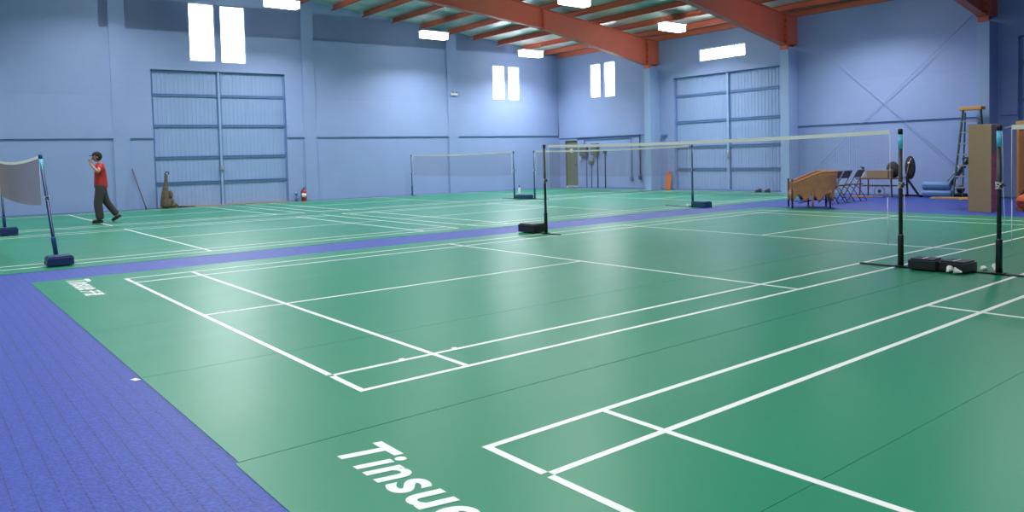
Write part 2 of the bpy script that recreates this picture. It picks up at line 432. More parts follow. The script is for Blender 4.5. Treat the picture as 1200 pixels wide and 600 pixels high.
# tapered rafters + columns
cols = [(15.285, 'nearest the hall corner', 'beside the tall blue sliding door and far corner'), (9.57, 'between', 'between the far sliding door and the wicker chair'), (3.87, 'by ladder', 'behind the stepladder')]
RL = ['tapered red steel roof beam ending at the column nearest the small olive door',
      'tapered red steel roof beam ending at the column behind the wicker armchair',
      'tapered red steel roof beam ending at the column behind the stepladder']
CL = ['pale blue wall column nearest the hall corner and small olive door',
      'pale blue wall column behind the wicker armchair beside the tall far sliding door',
      'pale blue wall column standing behind the stepladder']
for i, Y in enumerate((15.285, 9.57, 3.87, -1.85, -7.55)):
    lab = RL[i] if i < 3 else 'tapered red steel roof beam over the near side of the hall'
    t = thing('roof_rafter', lab, 'roof beam', (0, Y, 0), 0, None if i < 3 else 'rafters over the near side of the hall')
    xs = [XF-.02, 19.95, 17.26, 14.8, 9.84, RIDGE]
    bot = [4.66, 4.68, 5.16, 5.60, 6.06, 6.85]
    top = [RB(x)-.002 for x in xs]
    wb = MB()
    for a in range(len(xs)-1):
        wb.add([(xs[a], -.006, bot[a]), (xs[a+1], -.006, bot[a+1]), (xs[a+1], .006, bot[a+1]), (xs[a], .006, bot[a]),
                (xs[a], -.006, top[a]), (xs[a+1], -.006, top[a+1]), (xs[a+1], .006, top[a+1]), (xs[a], .006, top[a])],
               [(3, 2, 1, 0), (4, 5, 6, 7), (0, 1, 5, 4), (1, 2, 6, 5), (2, 3, 7, 6), (3, 0, 4, 7)])
    # other slope
    wb.add([(RIDGE, -.006, 6.85), (XB, -.006, 5.2), (XB, .006, 5.2), (RIDGE, .006, 6.85), (RIDGE, -.006, RB(RIDGE)), (XB, -.006, RB(XB)), (XB, .006, RB(XB)), (RIDGE, .006, RB(RIDGE))],
           [(3, 2, 1, 0), (4, 5, 6, 7), (0, 1, 5, 4), (1, 2, 6, 5), (2, 3, 7, 6), (3, 0, 4, 7)])
    wb.build('web', 'red_steel', t)
    fb = MB(); ft = MB()
    for a in range(1, len(xs)-1):
        fb.bar((xs[a], 0, bot[a]+.008), (xs[a+1], 0, bot[a+1]+.008), .22, .016)
        ft.bar((xs[a], 0, top[a]-.008), (xs[a+1], 0, top[a+1]-.008), .22, .016)
    ft.bar((xs[0], 0, top[0]-.008), (xs[1], 0, top[1]-.008), .22, .016)
    fb.bar((RIDGE, 0, 6.858), (XB+.02, 0, 5.208), .22, .016); ft.bar((RIDGE, 0, RB(RIDGE)-.01), (XB+.02, 0, RB(XB)-.01), .22, .016)
    fb.build('bottom_flange', 'red_steel', t); ft.build('top_flange', 'red_steel', t)
    sp = MB().box(14.79, 14.82, -.11, .11, 5.56, RB(14.8)-.005).box(14.83, 14.86, -.11, .11, 5.56, RB(14.83)-.005)
    sp.build('splice_plate', 'red_steel', t)
    ep = MB().box(19.93, 19.97, -.13, .13, 4.56, 5.62).box(19.985, 20.02, -.13, .13, 4.56, 5.62).box(19.9, 20.06, -.16, .16, 4.70, 4.73)
    epo = ep.build('end_plate', 'red_steel', t)
    cp = MB().box(20.02, XF-.015, -.15, .15, 4.72, 5.59)
    cp.build('column_head', 'red_steel', t, bevel=.01)
    for z in (4.8, 5.0, 5.25, 5.45):
        for s in (-1, 1): MB().tube([(19.88, s*.08, z), (19.93, s*.08, z)], .018, 6).build('bolt', 'brown_metal', epo)
    lab = CL[i] if i < 3 else 'pale blue wall column at the near side of the hall'
    c = thing('wall_column', lab, 'column', (0, Y, 0), 0, None if i < 3 else 'columns at the near side of the hall')
    MB().box(19.95, XF-.005, -.15, .15, 0.02, 4.56).build('column_shaft', 'wall_plain', c, bevel=.008)
    MB().box(19.86, XF-.005, -.2, .2, -.004, .02).build('base_plate', 'wall_plain', c)

# ------------------------------------------------------------------ big corrugated doors
def corrugated(x0, x1, z0, z1, y, period=.13, depth=.009):
    mb = MB(); pts = []; x = x0
    seq = [(0, 0), (.28, 0), (.42, 1), (.58, 1), (.72, 0)]
    while x < x1:
        for f, d in seq:
            xx = x+f*period
            if xx < x1: pts.append((xx, y-d*depth))
        x += period
    pts.append((x1, y))
    vs = [(a, b, z) for a, b in pts for z in (z0, z1)]
    vs2 = [(a, b+.004, z) for a, b in pts for z in (z0, z1)]
    n = len(pts)
    fs = [(2*i, 2*i+2, 2*i+3, 2*i+1) for i in range(n-1)]
    mb.add(vs, fs); mb.add(vs2, fs)
    return mb
def big_door(name, hole, loc, rot, label, post_s, rails, post_w=.09):
    a, b, _, zt = hole
    t = bpy.data.objects.new(name, None); COL.objects.link(t); t.location = loc; t.rotation_euler.z = rot
    t['kind'] = 'structure'; t['label'] = label
    for u, v in ((a+.01, post_s-post_w/2), (post_s+post_w/2, b-.01)):
        lf = corrugated(u, v, .02, zt-.02, .13).build('door_leaf', 'door_blue', t)
        for z in rails:
            r = MB(); r.box(u, v, .085, .128, z-.04, z-.024); r.box(u, v, .085, .128, z+.024, z+.04); r.box(u, v, .108, .128, z-.024, z+.024)
            r.build('rail', 'rail_blue', t)
    MB().box(a+.005, a+.06, .10, .16, 0.01, zt-.02).build('jamb', 'rail_blue', t)
    MB().box(b-.06, b-.005, .10, .16, 0.01, zt-.02).build('jamb', 'rail_blue', t)
    MB().box(post_s-post_w/2, post_s+post_w/2, .04, .15, 0.01, zt-.02).build('centre_post', 'wall_plain', t, bevel=.01)
    MB().box(post_s-post_w/2-.03, post_s-post_w/2, .1, .155, 0.01, zt-.02).box(post_s+post_w/2, post_s+post_w/2+.03, .1, .155, 0.01, zt-.02).build('meeting_edge', 'rail_blue', t)
    lt = MB().box(post_s-.05, post_s+.05, .015, .045, 1.18, 1.32).tube([(post_s, .02, 1.10), (post_s, .02, 1.42)], .012, 8)
    lt.build('latch', 'zinc', t)
    MB().box(a, b, .17, .24, .0, zt).build('backing_sheet', 'door_blue', t)
    return t
big_door('door_1', D1, LW_O, LW_ANG, 'tall pale blue corrugated sliding door with four rails on the long wall', 6.38, (.80, 1.63, 2.66, 3.66), .07)
big_door('door_2', D2, FO, FR, 'tall pale blue corrugated sliding door in the far wall', fw(12.14), (.77, 1.58, 2.50, 3.46))
big_door('door_4', D4, FO, FR, 'pale blue corrugated sliding door beside the stepladder column', fw(1.0), (.77, 1.58, 2.50, 3.46))
# dusty tan sill strip under door 1
o = MB().box(4.36, 8.6, -.10, .10, 0.0, .02).box(4.5, 6.0, -.16, -.10, 0, .012).build('trim_1', 'wood_tan', loc=LW_O, rotz=LW_ANG, bevel=.004)
struct(o, 'tan wooden sill strip along the foot of the sliding door')
# dark skirting gutter along far wall
o = MB().box(fw(20.3), fw(15.5), -.03, -.002, .003, .05).box(fw(15.1), fw(9.8), -.03, -.002, .003, .05).build('baseboard_far', 'rail_blue', loc=FO, rotz=FR)
struct(o)

# windows: frame + glowing obscured pane
def window(name, hole, loc, rot, mull=None):
    a, b, c, d = hole; t = .035
    f = MB().box(a, a+t, .03, .13, c, d).box(b-t, b, .03, .13, c, d).box(a+t, b-t, .03, .13, c, c+t).box(a+t, b-t, .03, .13, d-t, d)
    if mull: f.box(mull-.02, mull+.02, .035, .12, c+t, d-t)
    o = f.build(name, 'window_frame', loc=loc, rotz=rot); struct(o)
    MB().box(a+t, b-t, .085, .095, c+t, d-t).build('pane', 'pane', o)
    return o
window('window_1', W1, LW_O, LW_ANG); window('window_2', W2, LW_O, LW_ANG)
window('window_3', W3, LW_O, LW_ANG); window('window_4', W4, LW_O, LW_ANG)
window('window_5', W5, FO, FR); window('window_6', W6, FO, FR)
window('window_7', W7, FO, FR, mull=fw(11.82))

# small olive personnel door
a, b, _, zt = D3
o = MB().box(a+.03, b-.03, .06, .11, .05, zt-.03).build('door_3', 'olive', loc=FO, rotz=FR, bevel=.004); struct(o, 'small olive grey steel door near the far corner')
MB().box(a, a+.03, 0, .14, 0, zt).box(b-.03, b, 0, .14, 0, zt).box(a+.03, b-.03, 0, .14, zt-.03, zt).build('door_frame', 'olive', o)
MB().tube([(b-.12, .055, .98), (b-.12, .01, .98), (b-.22, .01, .98)], .014, 8).build('door_handle', 'black', o)
MB().box(a+.06, b-.0, -.02, .055, .002, .07).build('kick_sill', 'white', o)
MB().box(a+.0, b+.0, .115, .14, 0, zt).build('door_back', 'olive', o)
o = MB().box(fw(20.22), fw(20.05), .045, .058, 1.50, 1.68).build('door_notice', 'white', loc=FO, rotz=FR); tag(o, 'small white notice stuck on the olive door', 'sign')

# ------------------------------------------------------------------ green court mats, each with its lines
LWD = .04
def court_lines(mb, ox, oy, x0, x1, sgn=1, ang=0., ymax=None, h=.0012):
    # court 13.4 x 6.1, origin at a corner, running +X; sgn gives direction of Y
    ca, sa = math.cos(ang), math.sin(ang)
    def ln(ax, ay, bx, by):
        lx, hx = min(ax, bx), max(ax, bx)
        lx, hx = max(lx, x0-ox), min(hx, x1-ox)
        if hx <= lx: return
        ly, hy = min(ay, by), max(ay, by)
        def T(x, y, z):
            y *= sgn; X = ox+ca*x-sa*y; Y = oy+sa*x+ca*y
            if ymax is not None: Y = min(Y, ymax(X))
            return (X, Y, z)
        vs = [T(x, y, z) for z in (-.0005, h) for x, y in ((lx, ly), (hx, ly), (hx, hy), (lx, hy))]
        mb.add(vs, [(3, 2, 1, 0), (4, 5, 6, 7), (0, 1, 5, 4), (1, 2, 6, 5), (2, 3, 7, 6), (3, 0, 4, 7)], 1)
    Lc, W = 13.4, 6.1
    ln(0, 0, Lc, LWD); ln(0, W-LWD, Lc, W); ln(LWD, .42, Lc-LWD, .46); ln(LWD, W-.46, Lc-LWD, W-.42)
    e = LWD
    for xa, xb in ((0, e), (Lc-e, Lc), (.76, .80), (Lc-.80, Lc-.76), (4.68, 4.72), (8.68, 8.72)):
        for ya, yb in ((e, .42), (.46, W-.46), (W-.42, W-e)):
            ln(xa, ya, xb, yb)
    ln(e, W/2-e/2, .76, W/2+e/2); ln(.80, W/2-e/2, 4.68, W/2+e/2)
    ln(8.72, W/2-e/2, Lc-.80, W/2+e/2); ln(Lc-.76, W/2-e/2, Lc-e, W/2+e/2)
def court_mat(label, x0, x1, ys, courts, ymax=None, marks=()):
    mb = MB()
    for i in range(len(ys)-1):
        a, b = ys[i]+.0015, ys[i+1]-.0015
        dz = (-.0004, 0, -.0002, -.0005)[i % 4]
        if ymax and b > 20:
            mb.add([(x0, a, -.004), (x1, a, -.004), (x1, ymax(x1), -.004), (x0, ymax(x0), -.004), (x0, a, dz), (x1, a, dz), (x1, ymax(x1), dz), (x0, ymax(x0), dz)],
                   [(3, 2, 1, 0), (4, 5, 6, 7), (0, 1, 5, 4), (1, 2, 6, 5), (2, 3, 7, 6), (3, 0, 4, 7)])
        else:
            mb.box(x0, x1, a, b, -.004, dz)
    for c in courts: court_lines(mb, *c)
    for x, y in marks: mb.box(x-.02, x+.02, y, y+.03, -.0005, .0012, 1)
    o = mb.build('court_mat', ['green', 'line']); tag(o, label, 'sports mat')
    return o
ylim = lambda X: 22.65-.0878*X-.10
yl2 = lambda X: 22.65-.0878*X-.14
mat1 = court_mat('green vinyl badminton court mat in the middle, bordered by the blue aisle', -.90, 14.22, [-.565, 1.24, 3.05, 4.86, 6.64], [(0, 0, -1, 15)], marks=((.55, .46), (.98, .46)))
mat2 = court_mat('green vinyl badminton court mat with large white lettering running out of view at the bottom', -.92, 14.22, [-7.8, -6.0, -4.2, -2.38, -.568], [(.02, -1.16, -1, 15, -1, .006)])
o = MB().box(-.018, .018, -.03, .03, 0, .002).build('tape_scrap', 'line', loc=(-.935, 1.24, -.003), rotz=.3)
tag(o, 'small scrap of white tape on the blue tiles at the mat edge', 'tape')
matC = court_mat('green vinyl badminton court mat under the walking man', -8.9, 6.62, [7.74, 9.5, 11.3, 13.1, 14.86], [(-7.0, 8.25, -8.9, 15)])
matD = court_mat('green vinyl badminton court mat beyond the aisle, below the tall far sliding door', 6.625, 20.42, [7.74, 9.5, 11.3, 13.1, 14.86], [(6.87, 8.25, 0, 20.4)])
matE = court_mat('green vinyl badminton court mat along the foot of the long wall door', -8.9, 6.62, [14.865, 16.7, 18.5, 20.2, 22], [(-7.0, 15.5, -8.9, 15, 1, 0, yl2)], ylim)
matF = court_mat('green vinyl badminton court mat in the far corner before the olive door', 6.625, 20.42, [14.865, 16.5, 18.0, 20.05, 22], [(6.87, 15.4, 0, 20.4, 1, 0, yl2)], ylim)

# lettering printed on the mats
def lettering(txt, x, y, size, parent, sx=1., sp=1.):
    cu = bpy.data.curves.new('lettering', 'FONT'); cu.body = txt; cu.size = size; cu.shear = .22; cu.offset = size*.022
    cu.space_character = sp; cu.extrude = .0006
    ob = bpy.data.objects.new('tmp_text', cu); COL.objects.link(ob)
    dg = bpy.context.evaluated_depsgraph_get(); dg.update()
    me = bpy.data.meshes.new_from_object(ob.evaluated_get(dg))
    COL.objects.unlink(ob); bpy.data.objects.remove(ob)
    me.transform(Matrix.Diagonal((sx, 1, 1, 1)))
    me.materials.clear(); me.materials.append(M['line'])
    o = bpy.data.objects.new('lettering', me); COL.objects.link(o); o.parent = parent
    o.location = (x, y, .0008); o.rotation_euler.z = -PI/2
    o['label'] = 'white printed lettering'
    return o
for mt, lx, ly in ((mat2, -.53, -.73), (mat1, -.56, 6.50)):
    lettering('Tinsue', lx, ly, .335, mt, 1.0, 1.09)
    lettering('天速', lx, ly-1.06, .20, mt, 1.0, 1.0)

# ------------------------------------------------------------------ nets, posts, weights
def net_post(label, x, y, kind, bar0, bar1, lean=(0, 0), group=None, band=True, z0=0.):
    col = {'black': 'black', 'blue': 'blue_post', 'teal': 'teal_post'}[kind]
    t = thing('net_post', label, 'net post', (x, y, 0), 0, group)
    lx, ly = lean
    p = lambda z: (lx*z/1.55, ly*z/1.55, z)
    MB().tube([p(.012), p(1.50)], .022, 14).build('pole', col, t)
    MB().tube([p(.012), p(.36), p(.38)], [.031, .031, .024], 14).build('sleeve', col, t)
    if band: MB().tube([p(1.33), p(1.495)], .0245, 14).build('upper_band', 'cyan', t)
    MB().tube([p(1.495), p(1.55), p(1.556)], [.026, .026, .018], 14).build('cap', 'black' if kind == 'black' else col, t)
    cl = MB(); c = Vector(p(.93)); cl.box(-.02, .02, -.035, -.02, -.03, .03); cl.box(-.008, .008, -.06, -.03, -.006, .006)
    cl.v = [tuple(Vector(v)+c) for v in cl.v]; cl.build('cleat', col, t)
    # cord: down the pole with a small tangle at the cleat
    pts = []
    for i in range(26):
        a = i*1.15; rr = .036+.012*math.sin(i*2.3)
        pts.append(Vector(p(.93+.035*math.sin(i*.9)))+Vector((rr*math.cos(a), rr*math.sin(a), .012*math.cos(i*1.7))))
    cb = MB().tube(pts, .0028, 5)
    clo = [c_ for c_ in t.children if c_.name.startswith('cleat')][0]
    cb.build('cord', 'cord', clo); cb = MB()
    cb.tube([Vector(p(1.49))+Vector((0, -.027, 0)), Vector(p(1.2))+Vector((0, -.034, 0)), Vector(p(.95))+Vector((0, -.036, 0))], .0026, 5)
    cb.build('cord', 'cord', t); cb = MB()
    cb.tube([Vector(p(.92))+Vector((.0, -.036, 0)), Vector(p(.6))+Vector((0, -.05, 0)), Vector(p(.42))+Vector((0, -.036, 0))], .0026, 5)
    cb.build('cord', 'cord', t)
    MB().box(-.028, .028, bar0-y, bar1-y, 0.0012, .016).build('base_bar', col, t, bevel=.003)
    MB().box(-.05, .05, -.06, .06, .016, .024).build('foot_plate', col, t, bevel=.002)
    return t

def net_mesh(y0, y1, x0=0., x1=0., ztop=1.55, mid=.035, drop=.76):
    """net parts between two posts, in coordinates relative to (x0,y0)"""
    Lh = math.hypot(y1-y0, x1-x0); d = Vector((x1-x0, y1-y0, 0)).normalized(); nrm = Vector((d.y, -d.x, 0))
    def sag(s): u = s/Lh; return ztop-4*mid*u*(1-u)
    def bot(s): u = s/Lh; return ztop-drop-4*(mid*.9)*u*(1-u)
    def P(s, z, o=0): return d*s+nrm*o+Vector((0, 0, z))
    net = MB(); a, b = .09, Lh-.09; r = .0007
    nh = int((b-a)/.02); nv = 36
    for i in range(nh+1):
        s = a+(b-a)*i/nh
        net.add([P(s-r, bot(s), -r), P(s+r, bot(s), -r), P(s+r, bot(s), r), P(s-r, bot(s), r), P(s-r, sag(s)-.02, -r), P(s+r, sag(s)-.02, -r), P(s+r, sag(s)-.02, r), P(s-r, sag(s)-.02, r)],
                [(0, 1, 5, 4), (1, 2, 6, 5), (2, 3, 7, 6), (3, 0, 4, 7)])
    SEG = 16
    for j in range(nv+1):
        f = j/nv; ring = []
        for i in range(SEG+1):
            s = a+(b-a)*i/SEG; z = bot(s)+(sag(s)-.03-bot(s))*f
            ring += [P(s, z-r, -r), P(s, z-r, r), P(s, z+r, r), P(s, z+r, -r)]
        net.add(ring, [(4*i+k, 4*i+(k+1) % 4, 4*i+4+(k+1) % 4, 4*i+4+k) for i in range(SEG) for k in range(4)])
    tape = MB(); ring = []
    for i in range(SEG+1):
        s = a+(b-a)*i/SEG
        ring += [P(s, sag(s)-.045, -.004), P(s, sag(s)-.045, .004), P(s, sag(s), .005), P(s, sag(s), -.005)]
    tape.add(ring, [(4*i+k, 4*i+(k+1) % 4, 4*i+4+(k+1) % 4, 4*i+4+k) for i in range(SEG) for k in range(4)]+[(0, 1, 2, 3), tuple(4*SEG+k for k in (3, 2, 1, 0))])
    cords = []
    for s0, s1 in ((.02, a), (b, Lh-.02)):
        cords.append(MB().tube([P(s0, sag(s0)-.012), P(s1, sag(s1)-.03)], .003, 6))
    for s in (a, b):
        cords.append(MB().tube([P(s, sag(s)-.03), P(s, bot(s))], .003, 6))
    bc = [P(a+(b-a)*i/SEG, bot(a+(b-a)*i/SEG)) for i in range(SEG+1)]
    lower = MB().tube(bc, .0022, 5)
    for s0, s1 in ((.03, a), (b, Lh-.03)): lower.tube([P(s0, bot(s0)-.02), P(s1, bot(s1))], .002, 5)
    return net, tape, cords, lower, P, sag, bot, a, b
def make_net(label, x, y0, y1, x1=None, mid=.035, hang=None, mark=False, drop=.76):
    x1 = x if x1 is None else x1
    t = thing('badminton_net', label, 'net', (x, y0, 0))
    net, tape, cords, lower, P, sag, bot, a, b = net_mesh(y0, y1, x, x1, mid=mid, drop=drop)
    net.build('netting', 'net', t); tape.build('top_tape', 'tape', t); [c_.build('cord', 'cord', t) for c_ in cords]; lower.build('lower_cord', 'net', t)
    if hang:
        for s, z in hang:
            s_ = s if s > 0 else b
            MB().tube([P(s_, bot(s_), .006), P(s_, z, .006)], .0042, 6).build('hanging_cord', 'cord', t)
    if mark:
        mk = MB()
        for q in range(6):
            mk.add([P(.26+q*.045, sag(.3)-.038, .0), P(.29+q*.045, sag(.3)-.038, 0), P(.30+q*.045, sag(.3)-.010, 0), P(.27+q*.045, sag(.3)-.010, 0),
                    P(.26+q*.045, sag(.3)-.038, .0065), P(.29+q*.045, sag(.3)-.038, .0065), P(.30+q*.045, sag(.3)-.010, .0065), P(.27+q*.045, sag(.3)-.010, .0065)],
                   [(3, 2, 1, 0), (4, 5, 6, 7), (0, 1, 5, 4), (1, 2, 6, 5), (2, 3, 7, 6), (3, 0, 4, 7)])
        o = mk.build('tape_mark', 'blue_print', t); o['label'] = 'blue printed mark'
        for v in o.data.vertices: pass
    return t

# middle court
net_post('black net post with light blue band, between middle court and weight blocks', 6.70, -.04, 'black', -.55, .42)
net_post('black net post standing by the blue aisle beyond the middle court', 6.70, 6.02, 'black', 5.66, 6.62, band=False)
make_net('badminton net with white tape strung across the middle court', 6.70, -.015, 5.995, hang=[(.12, .24)], mark=True)
# near court (runs out of view)
net_post('black net post with light blue band and knotted cord before the striped wooden panel', 6.83, -.98, 'black', -1.62, -.56)
net_post('black net post at the near side of the hall', 6.83, -7.30, 'black', -7.8, -6.9)
make_net('badminton net of the nearest court, only its end showing beside the striped wooden panel', 6.83, -7.275, -1.005, hang=[(-1, .26)])
# left court behind the aisle
net_post('dark blue leaning net post with its foot at the blue weight by the aisle', -.36, 8.56, 'blue', 8.1, 8.9, lean=(-.14, .05))
net_post('dark blue net post cut off by the picture edge, beyond the leaning one', -.42, 14.95, 'blue', 14.6, 15.2, lean=(-.05, 0))
make_net('sagging badminton net hung between the two dark blue posts', -.50, 8.62, 14.92, x1=-.48, mid=.065, drop=.71)
# far courts
net_post('slim teal net post beside the blue aisle in front of the far sliding door', 13.40, 8.10, 'teal', 7.95, 8.95, band=False)
net_post('teal net post sharing the far weight, the one nearer the olive door', 13.78, 14.66, 'teal', 14.0, 15.0, band=False)
make_net('badminton net strung low behind the middle net, before the far sliding door', 13.40, 8.125, 14.635, x1=13.78)
net_post('teal net post sharing the far weight, the one nearer the long wall', 13.57, 15.44, 'teal', 15.05, 16.1, band=False)
net_post('teal net post standing close against the long blue wall', 13.15, 21.15, 'teal', 20.95, 21.3, band=False)
make_net('small-looking badminton net strung in front of the long blue wall', 13.57, 15.465, 21.125, x1=13.15)

def weight(label, cx, cy, lx, ly, h, m, stripe=None, rot=0., z=.017, group=None, top=None):
    t = thing('post_weight', label, 'weight', (cx, cy, z), rot, group)
    MB().box(-lx/2, lx/2, -ly/2, ly/2, 0, h*.86).build('casing', m, t, bevel=.006)
    MB().box(-lx/2+.015, lx/2-.015, -ly/2+.02, ly/2-.02, h*.86, h).build('lid', m, t, bevel=.006)
    for sy in (-1, 1): MB().tube([(-lx/2+.02, sy*(ly/2-.035), .028), (-lx/2-.008, sy*(ly/2-.035), .028)], .022, 10).build('wheel', 'black', t)
    if stripe:
        o = MB().box(-lx*.36, lx*.30, -.008, .008, h, h+.002).build('stripe', stripe, [c_ for c_ in t.children if c_.name.startswith('lid')][0])
    return t
weight('black weight block with white stripe, the one nearer the banded post of the middle court', 6.70, -.31, .26, .28, .115, 'black', 'white', .06)
weight('black weight block with white stripe, beside the shuttlecocks', 6.745, -.615, .26, .28, .11, 'black', 'white', -.08)
weight('black weight block beside the post by the blue aisle', 6.70, 6.40, .28, .44, .15, 'black')
weight('dark blue weight block at the foot of the leaning post', -.38, 8.22, .32, .30, .125, 'blue_box')
weight('dark blue weight block at the picture edge behind the sagging net', -.38, 14.78, .32, .26, .15, 'blue_box')
weight('dark teal weight block on the aisle before the far sliding door', 13.40, 7.83, .28, .42, .15, 'teal_box', z=.0)
weight('teal weight block between the two far teal posts', 13.68, 15.06, .26, .60, .13, 'teal_box')

def shuttle(label, x, y, rz, tilt, z=.035, group='loose shuttlecocks by the weights'):
    t = thing('shuttlecock', label, 'shuttlecock', (x, y, z), rz)
    t.rotation_euler = (0, tilt, rz)
    sk = MB(); n = 16; vs = []
    for k in range(n):
        a0 = 2*PI*k/n; a1 = 2*PI*(k+.86)/n; am = (a0+a1)/2
        r0, r1 = .0125, .034
        pts = [(r0*math.cos(a0), r0*math.sin(a0), .0), (r0*math.cos(a1), r0*math.sin(a1), .0), (r1*math.cos(a1), r1*math.sin(a1), .055), (1.02*r1*math.cos(am), 1.02*r1*math.sin(am), .064), (r1*math.cos(a0), r1*math.sin(a0), .055)]
        sk.add(pts, [(0, 1, 2, 3, 4)])
        sk.add([tuple(Vector(p)*.96+Vector((0, 0, .0014))) for p in pts], [(4, 3, 2, 1, 0)])
    sk.build('feather_skirt', 'feather', t)
    MB().ball((0, 0, -.006), .0135, 12).build('cork', 'white', t)
    return t
shuttle('white shuttlecock lying with its skirt towards the viewer, beside the black weight', 6.535, -.60, PI, -PI/2+.35)
shuttle('white shuttlecock lying on its side, skirt open beside the black weight', 6.55, -.715, PI*.55, PI/2-.2)
shuttle('white shuttlecock between the black weight and the knotted-cord post', 6.98, -.80, PI*.2, PI/2+.3, .036)
shuttle('white shuttlecock lying behind the foot of the knotted-cord post', 6.95, -.905, PI*1.1, -PI/2+.5, .036)
shuttle('white shuttlecock on the floor beside the slim teal post', 13.22, 8.12, .4, 1.25)

# ------------------------------------------------------------------ lamps
def fixture(x, y, label, group=None, energy=165, z=None):
    zc = RB(x)-.30 if z is None else z
    t = thing('ceiling_lamp', label, 'lamp', (x, y, zc), 0, group)
    MB().box(-.53, .53, -.15, .15, -.12, .10).build('lens', 'lens', t, bevel=.03)
    h = MB().box(-.56, .56, -.18, .18, .10, .15); h.build('housing', 'white', t, bevel=.01)
    r = MB()
    for sx in (-.5, .5): r.tube([(sx, 0, .15), (sx, 0, RB(x+sx)-zc+.0)], .006, 6)
    r.build('hanger', 'zinc', t)
    la = bpy.data.lights.new('lamp_light', 'AREA'); la.shape = 'RECTANGLE'; la.size = 1.1; la.size_y = .3; la.energy = energy
    la.color = (.97, .985, 1); la.spread = math.radians(140)
    lo = bpy.data.objects.new('lamp_light', la); COL.objects.link(lo); lo.parent = t; lo.location = (0, 0, -.145)
    return t
fixture(7.50, 19.3, 'bright ceiling lamp nearest the paired tall windows over the long wall door', z=6.35)
fixture(13.13, 19.3, 'bright ceiling lamp over the long wall beside the small emergency light', z=5.82)
fixture(17.68, 19.3, 'bright ceiling lamp nearest the hall corner, above the small paired windows', z=5.46)
fixture(13.75, 12.6, 'bright ceiling lamp between the two big roof beams, the one cut by the picture top', z=5.93)
fixture(18.2, 12.6, 'bright ceiling lamp between the two big roof beams, above the strip window', z=5.55)
for x, y in ((17.9, 6.7), (8, 12.6), (8, 6.7), (2, 12.6), (2, 6.7), (-4, 12.6), (-4, 6.7), (2, 1), (-4, 1), (2, -5), (-4, -5), (13.7, 1), (13.7, -5), (2.6, 19.3), (-3, 19.3)):
    fixture(x, y, 'white fluorescent high bay lamp out of view overhead', 'lamps overhead')

# emergency light on pilaster
t = thing('emergency_light', 'small white emergency light fixed high on the pilaster', 'lamp', lw(15.32, .07, 3.93), LW_ANG)
MB().box(-.14, .14, -.07, 0, -.05, .05).build('case', 'white', t, bevel=.01)
for sx in (-.08, .08): MB().ball((sx, -.09, .075), .04, 10).build('lamp_head', 'grey_plastic', t)

# ------------------------------------------------------------------ far-wall electrics
def fbox(name, label, cat, Y0, Y1, z0, z1, d, m):
    o = MB().box(fw(Y0), fw(Y1), -d, 0, z0, z1).build(name, m, loc=FO, rotz=FR, bevel=.008); return tag(o, label, cat)
e1 = fbox('electrical_panel', 'olive grey electrical panel nearer the olive door', 'electrical panel', 19.45, 19.05, 1.34, 1.84, .14, 'grey_box')
MB().box(fw(19.42), fw(19.08), -.148, -.14, 1.38, 1.80).build('panel_door', 'grey_box', e1)
e2 = fbox('electrical_panel', 'olive grey electrical panel farther from the olive door', 'electrical panel', 18.78, 18.42, 1.36, 1.86, .14, 'grey_box')
MB().box(fw(18.75), fw(18.45), -.148, -.14, 1.40, 1.82).build('panel_door', 'grey_box', e2)
t = thing('electric_meter', 'round grey electric meter under the two electrical panels', 'meter', (XF, 18.86, 1.12))
MB().lathe([(.16, 0), (.16, .04), (.13, .06), (.12, .11), (.05, .13)], n=20, R=Matrix.Rotation(-PI/2, 3, 'Y')).build('meter_body', 'grey_plastic', t)
o = MB().box(fw(19.52), fw(19.47), -.05, 0, 1.16, 1.3).build('light_switch', 'white', loc=FO, rotz=FR); tag(o, 'tiny white switch box beside the olive door', 'switch')
def pipe(label, pts, r, m, box_at=None):
    t = thing('conduit', label, 'pipe', (XF-.03, 0, 0))
    MB().tube([(0, y, z) for y, z in pts], r, 8).build('pipe', m, t)
    if box_at:
        y, z = box_at; MB().box(-.05, .025, y-.06, y+.06, z-.08, z+.08).build('junction_box', m, t, bevel=.006)
pipe('thin horizontal blue conduit running above the electrical panels and down the wall', [(19.25, 1.86), (19.25, 2.02), (16.6, 2.02), (16.6, .42)], .017, 'foil_pipe', (16.6, .4))
pipe('dark conduit dropping beside the column nearest the corner', [(19.7, 2.09), (16.16, 2.09), (16.16, .42)], .024, 'dark_conduit', (16.16, .45))
pipe('conduit dropping to the floor from the nearer electrical panel', [(19.15, 1.33), (19.15, .0)], .018, 'foil_pipe')
pipe('conduit dropping to the floor from the farther electrical panel', [(18.5, 1.35), (18.5, .0)], .018, 'dark_conduit')
pipe('standing conduit with a box at its top, beside the farther electrical panel', [(18.06, 0), (18.06, 1.5)], .02, 'dark_conduit', (18.06, 1.5))
pipe('conduit from the round meter down to the floor', [(18.86, .98), (18.86, 0)], .016, 'foil_pipe')
o = MB().box(fw(15.02), fw(14.78), -.14, 0, 2.04, 2.08).build('wall_shelf', 'rail_blue', loc=FO, rotz=FR); tag(o, 'small blue shelf bracket beside the far sliding door', 'shelf')
# cross bracing rods between two columns
for i, (a, b) in enumerate((((9.38, 5.3), (4.08, .25)), ((4.08, 5.0), (9.38, .25)))):
    o = MB().tube([(XF-.13+.03*i, a[0], a[1]), (XF-.13+.03*i, b[0], b[1])], .006, 8).build('bracing_rod', 'wall_plain')
    tag(o, ('thin blue bracing rod sloping down from the wicker-chair column' , 'thin blue bracing rod sloping down from the stepladder column')[i], 'rod')

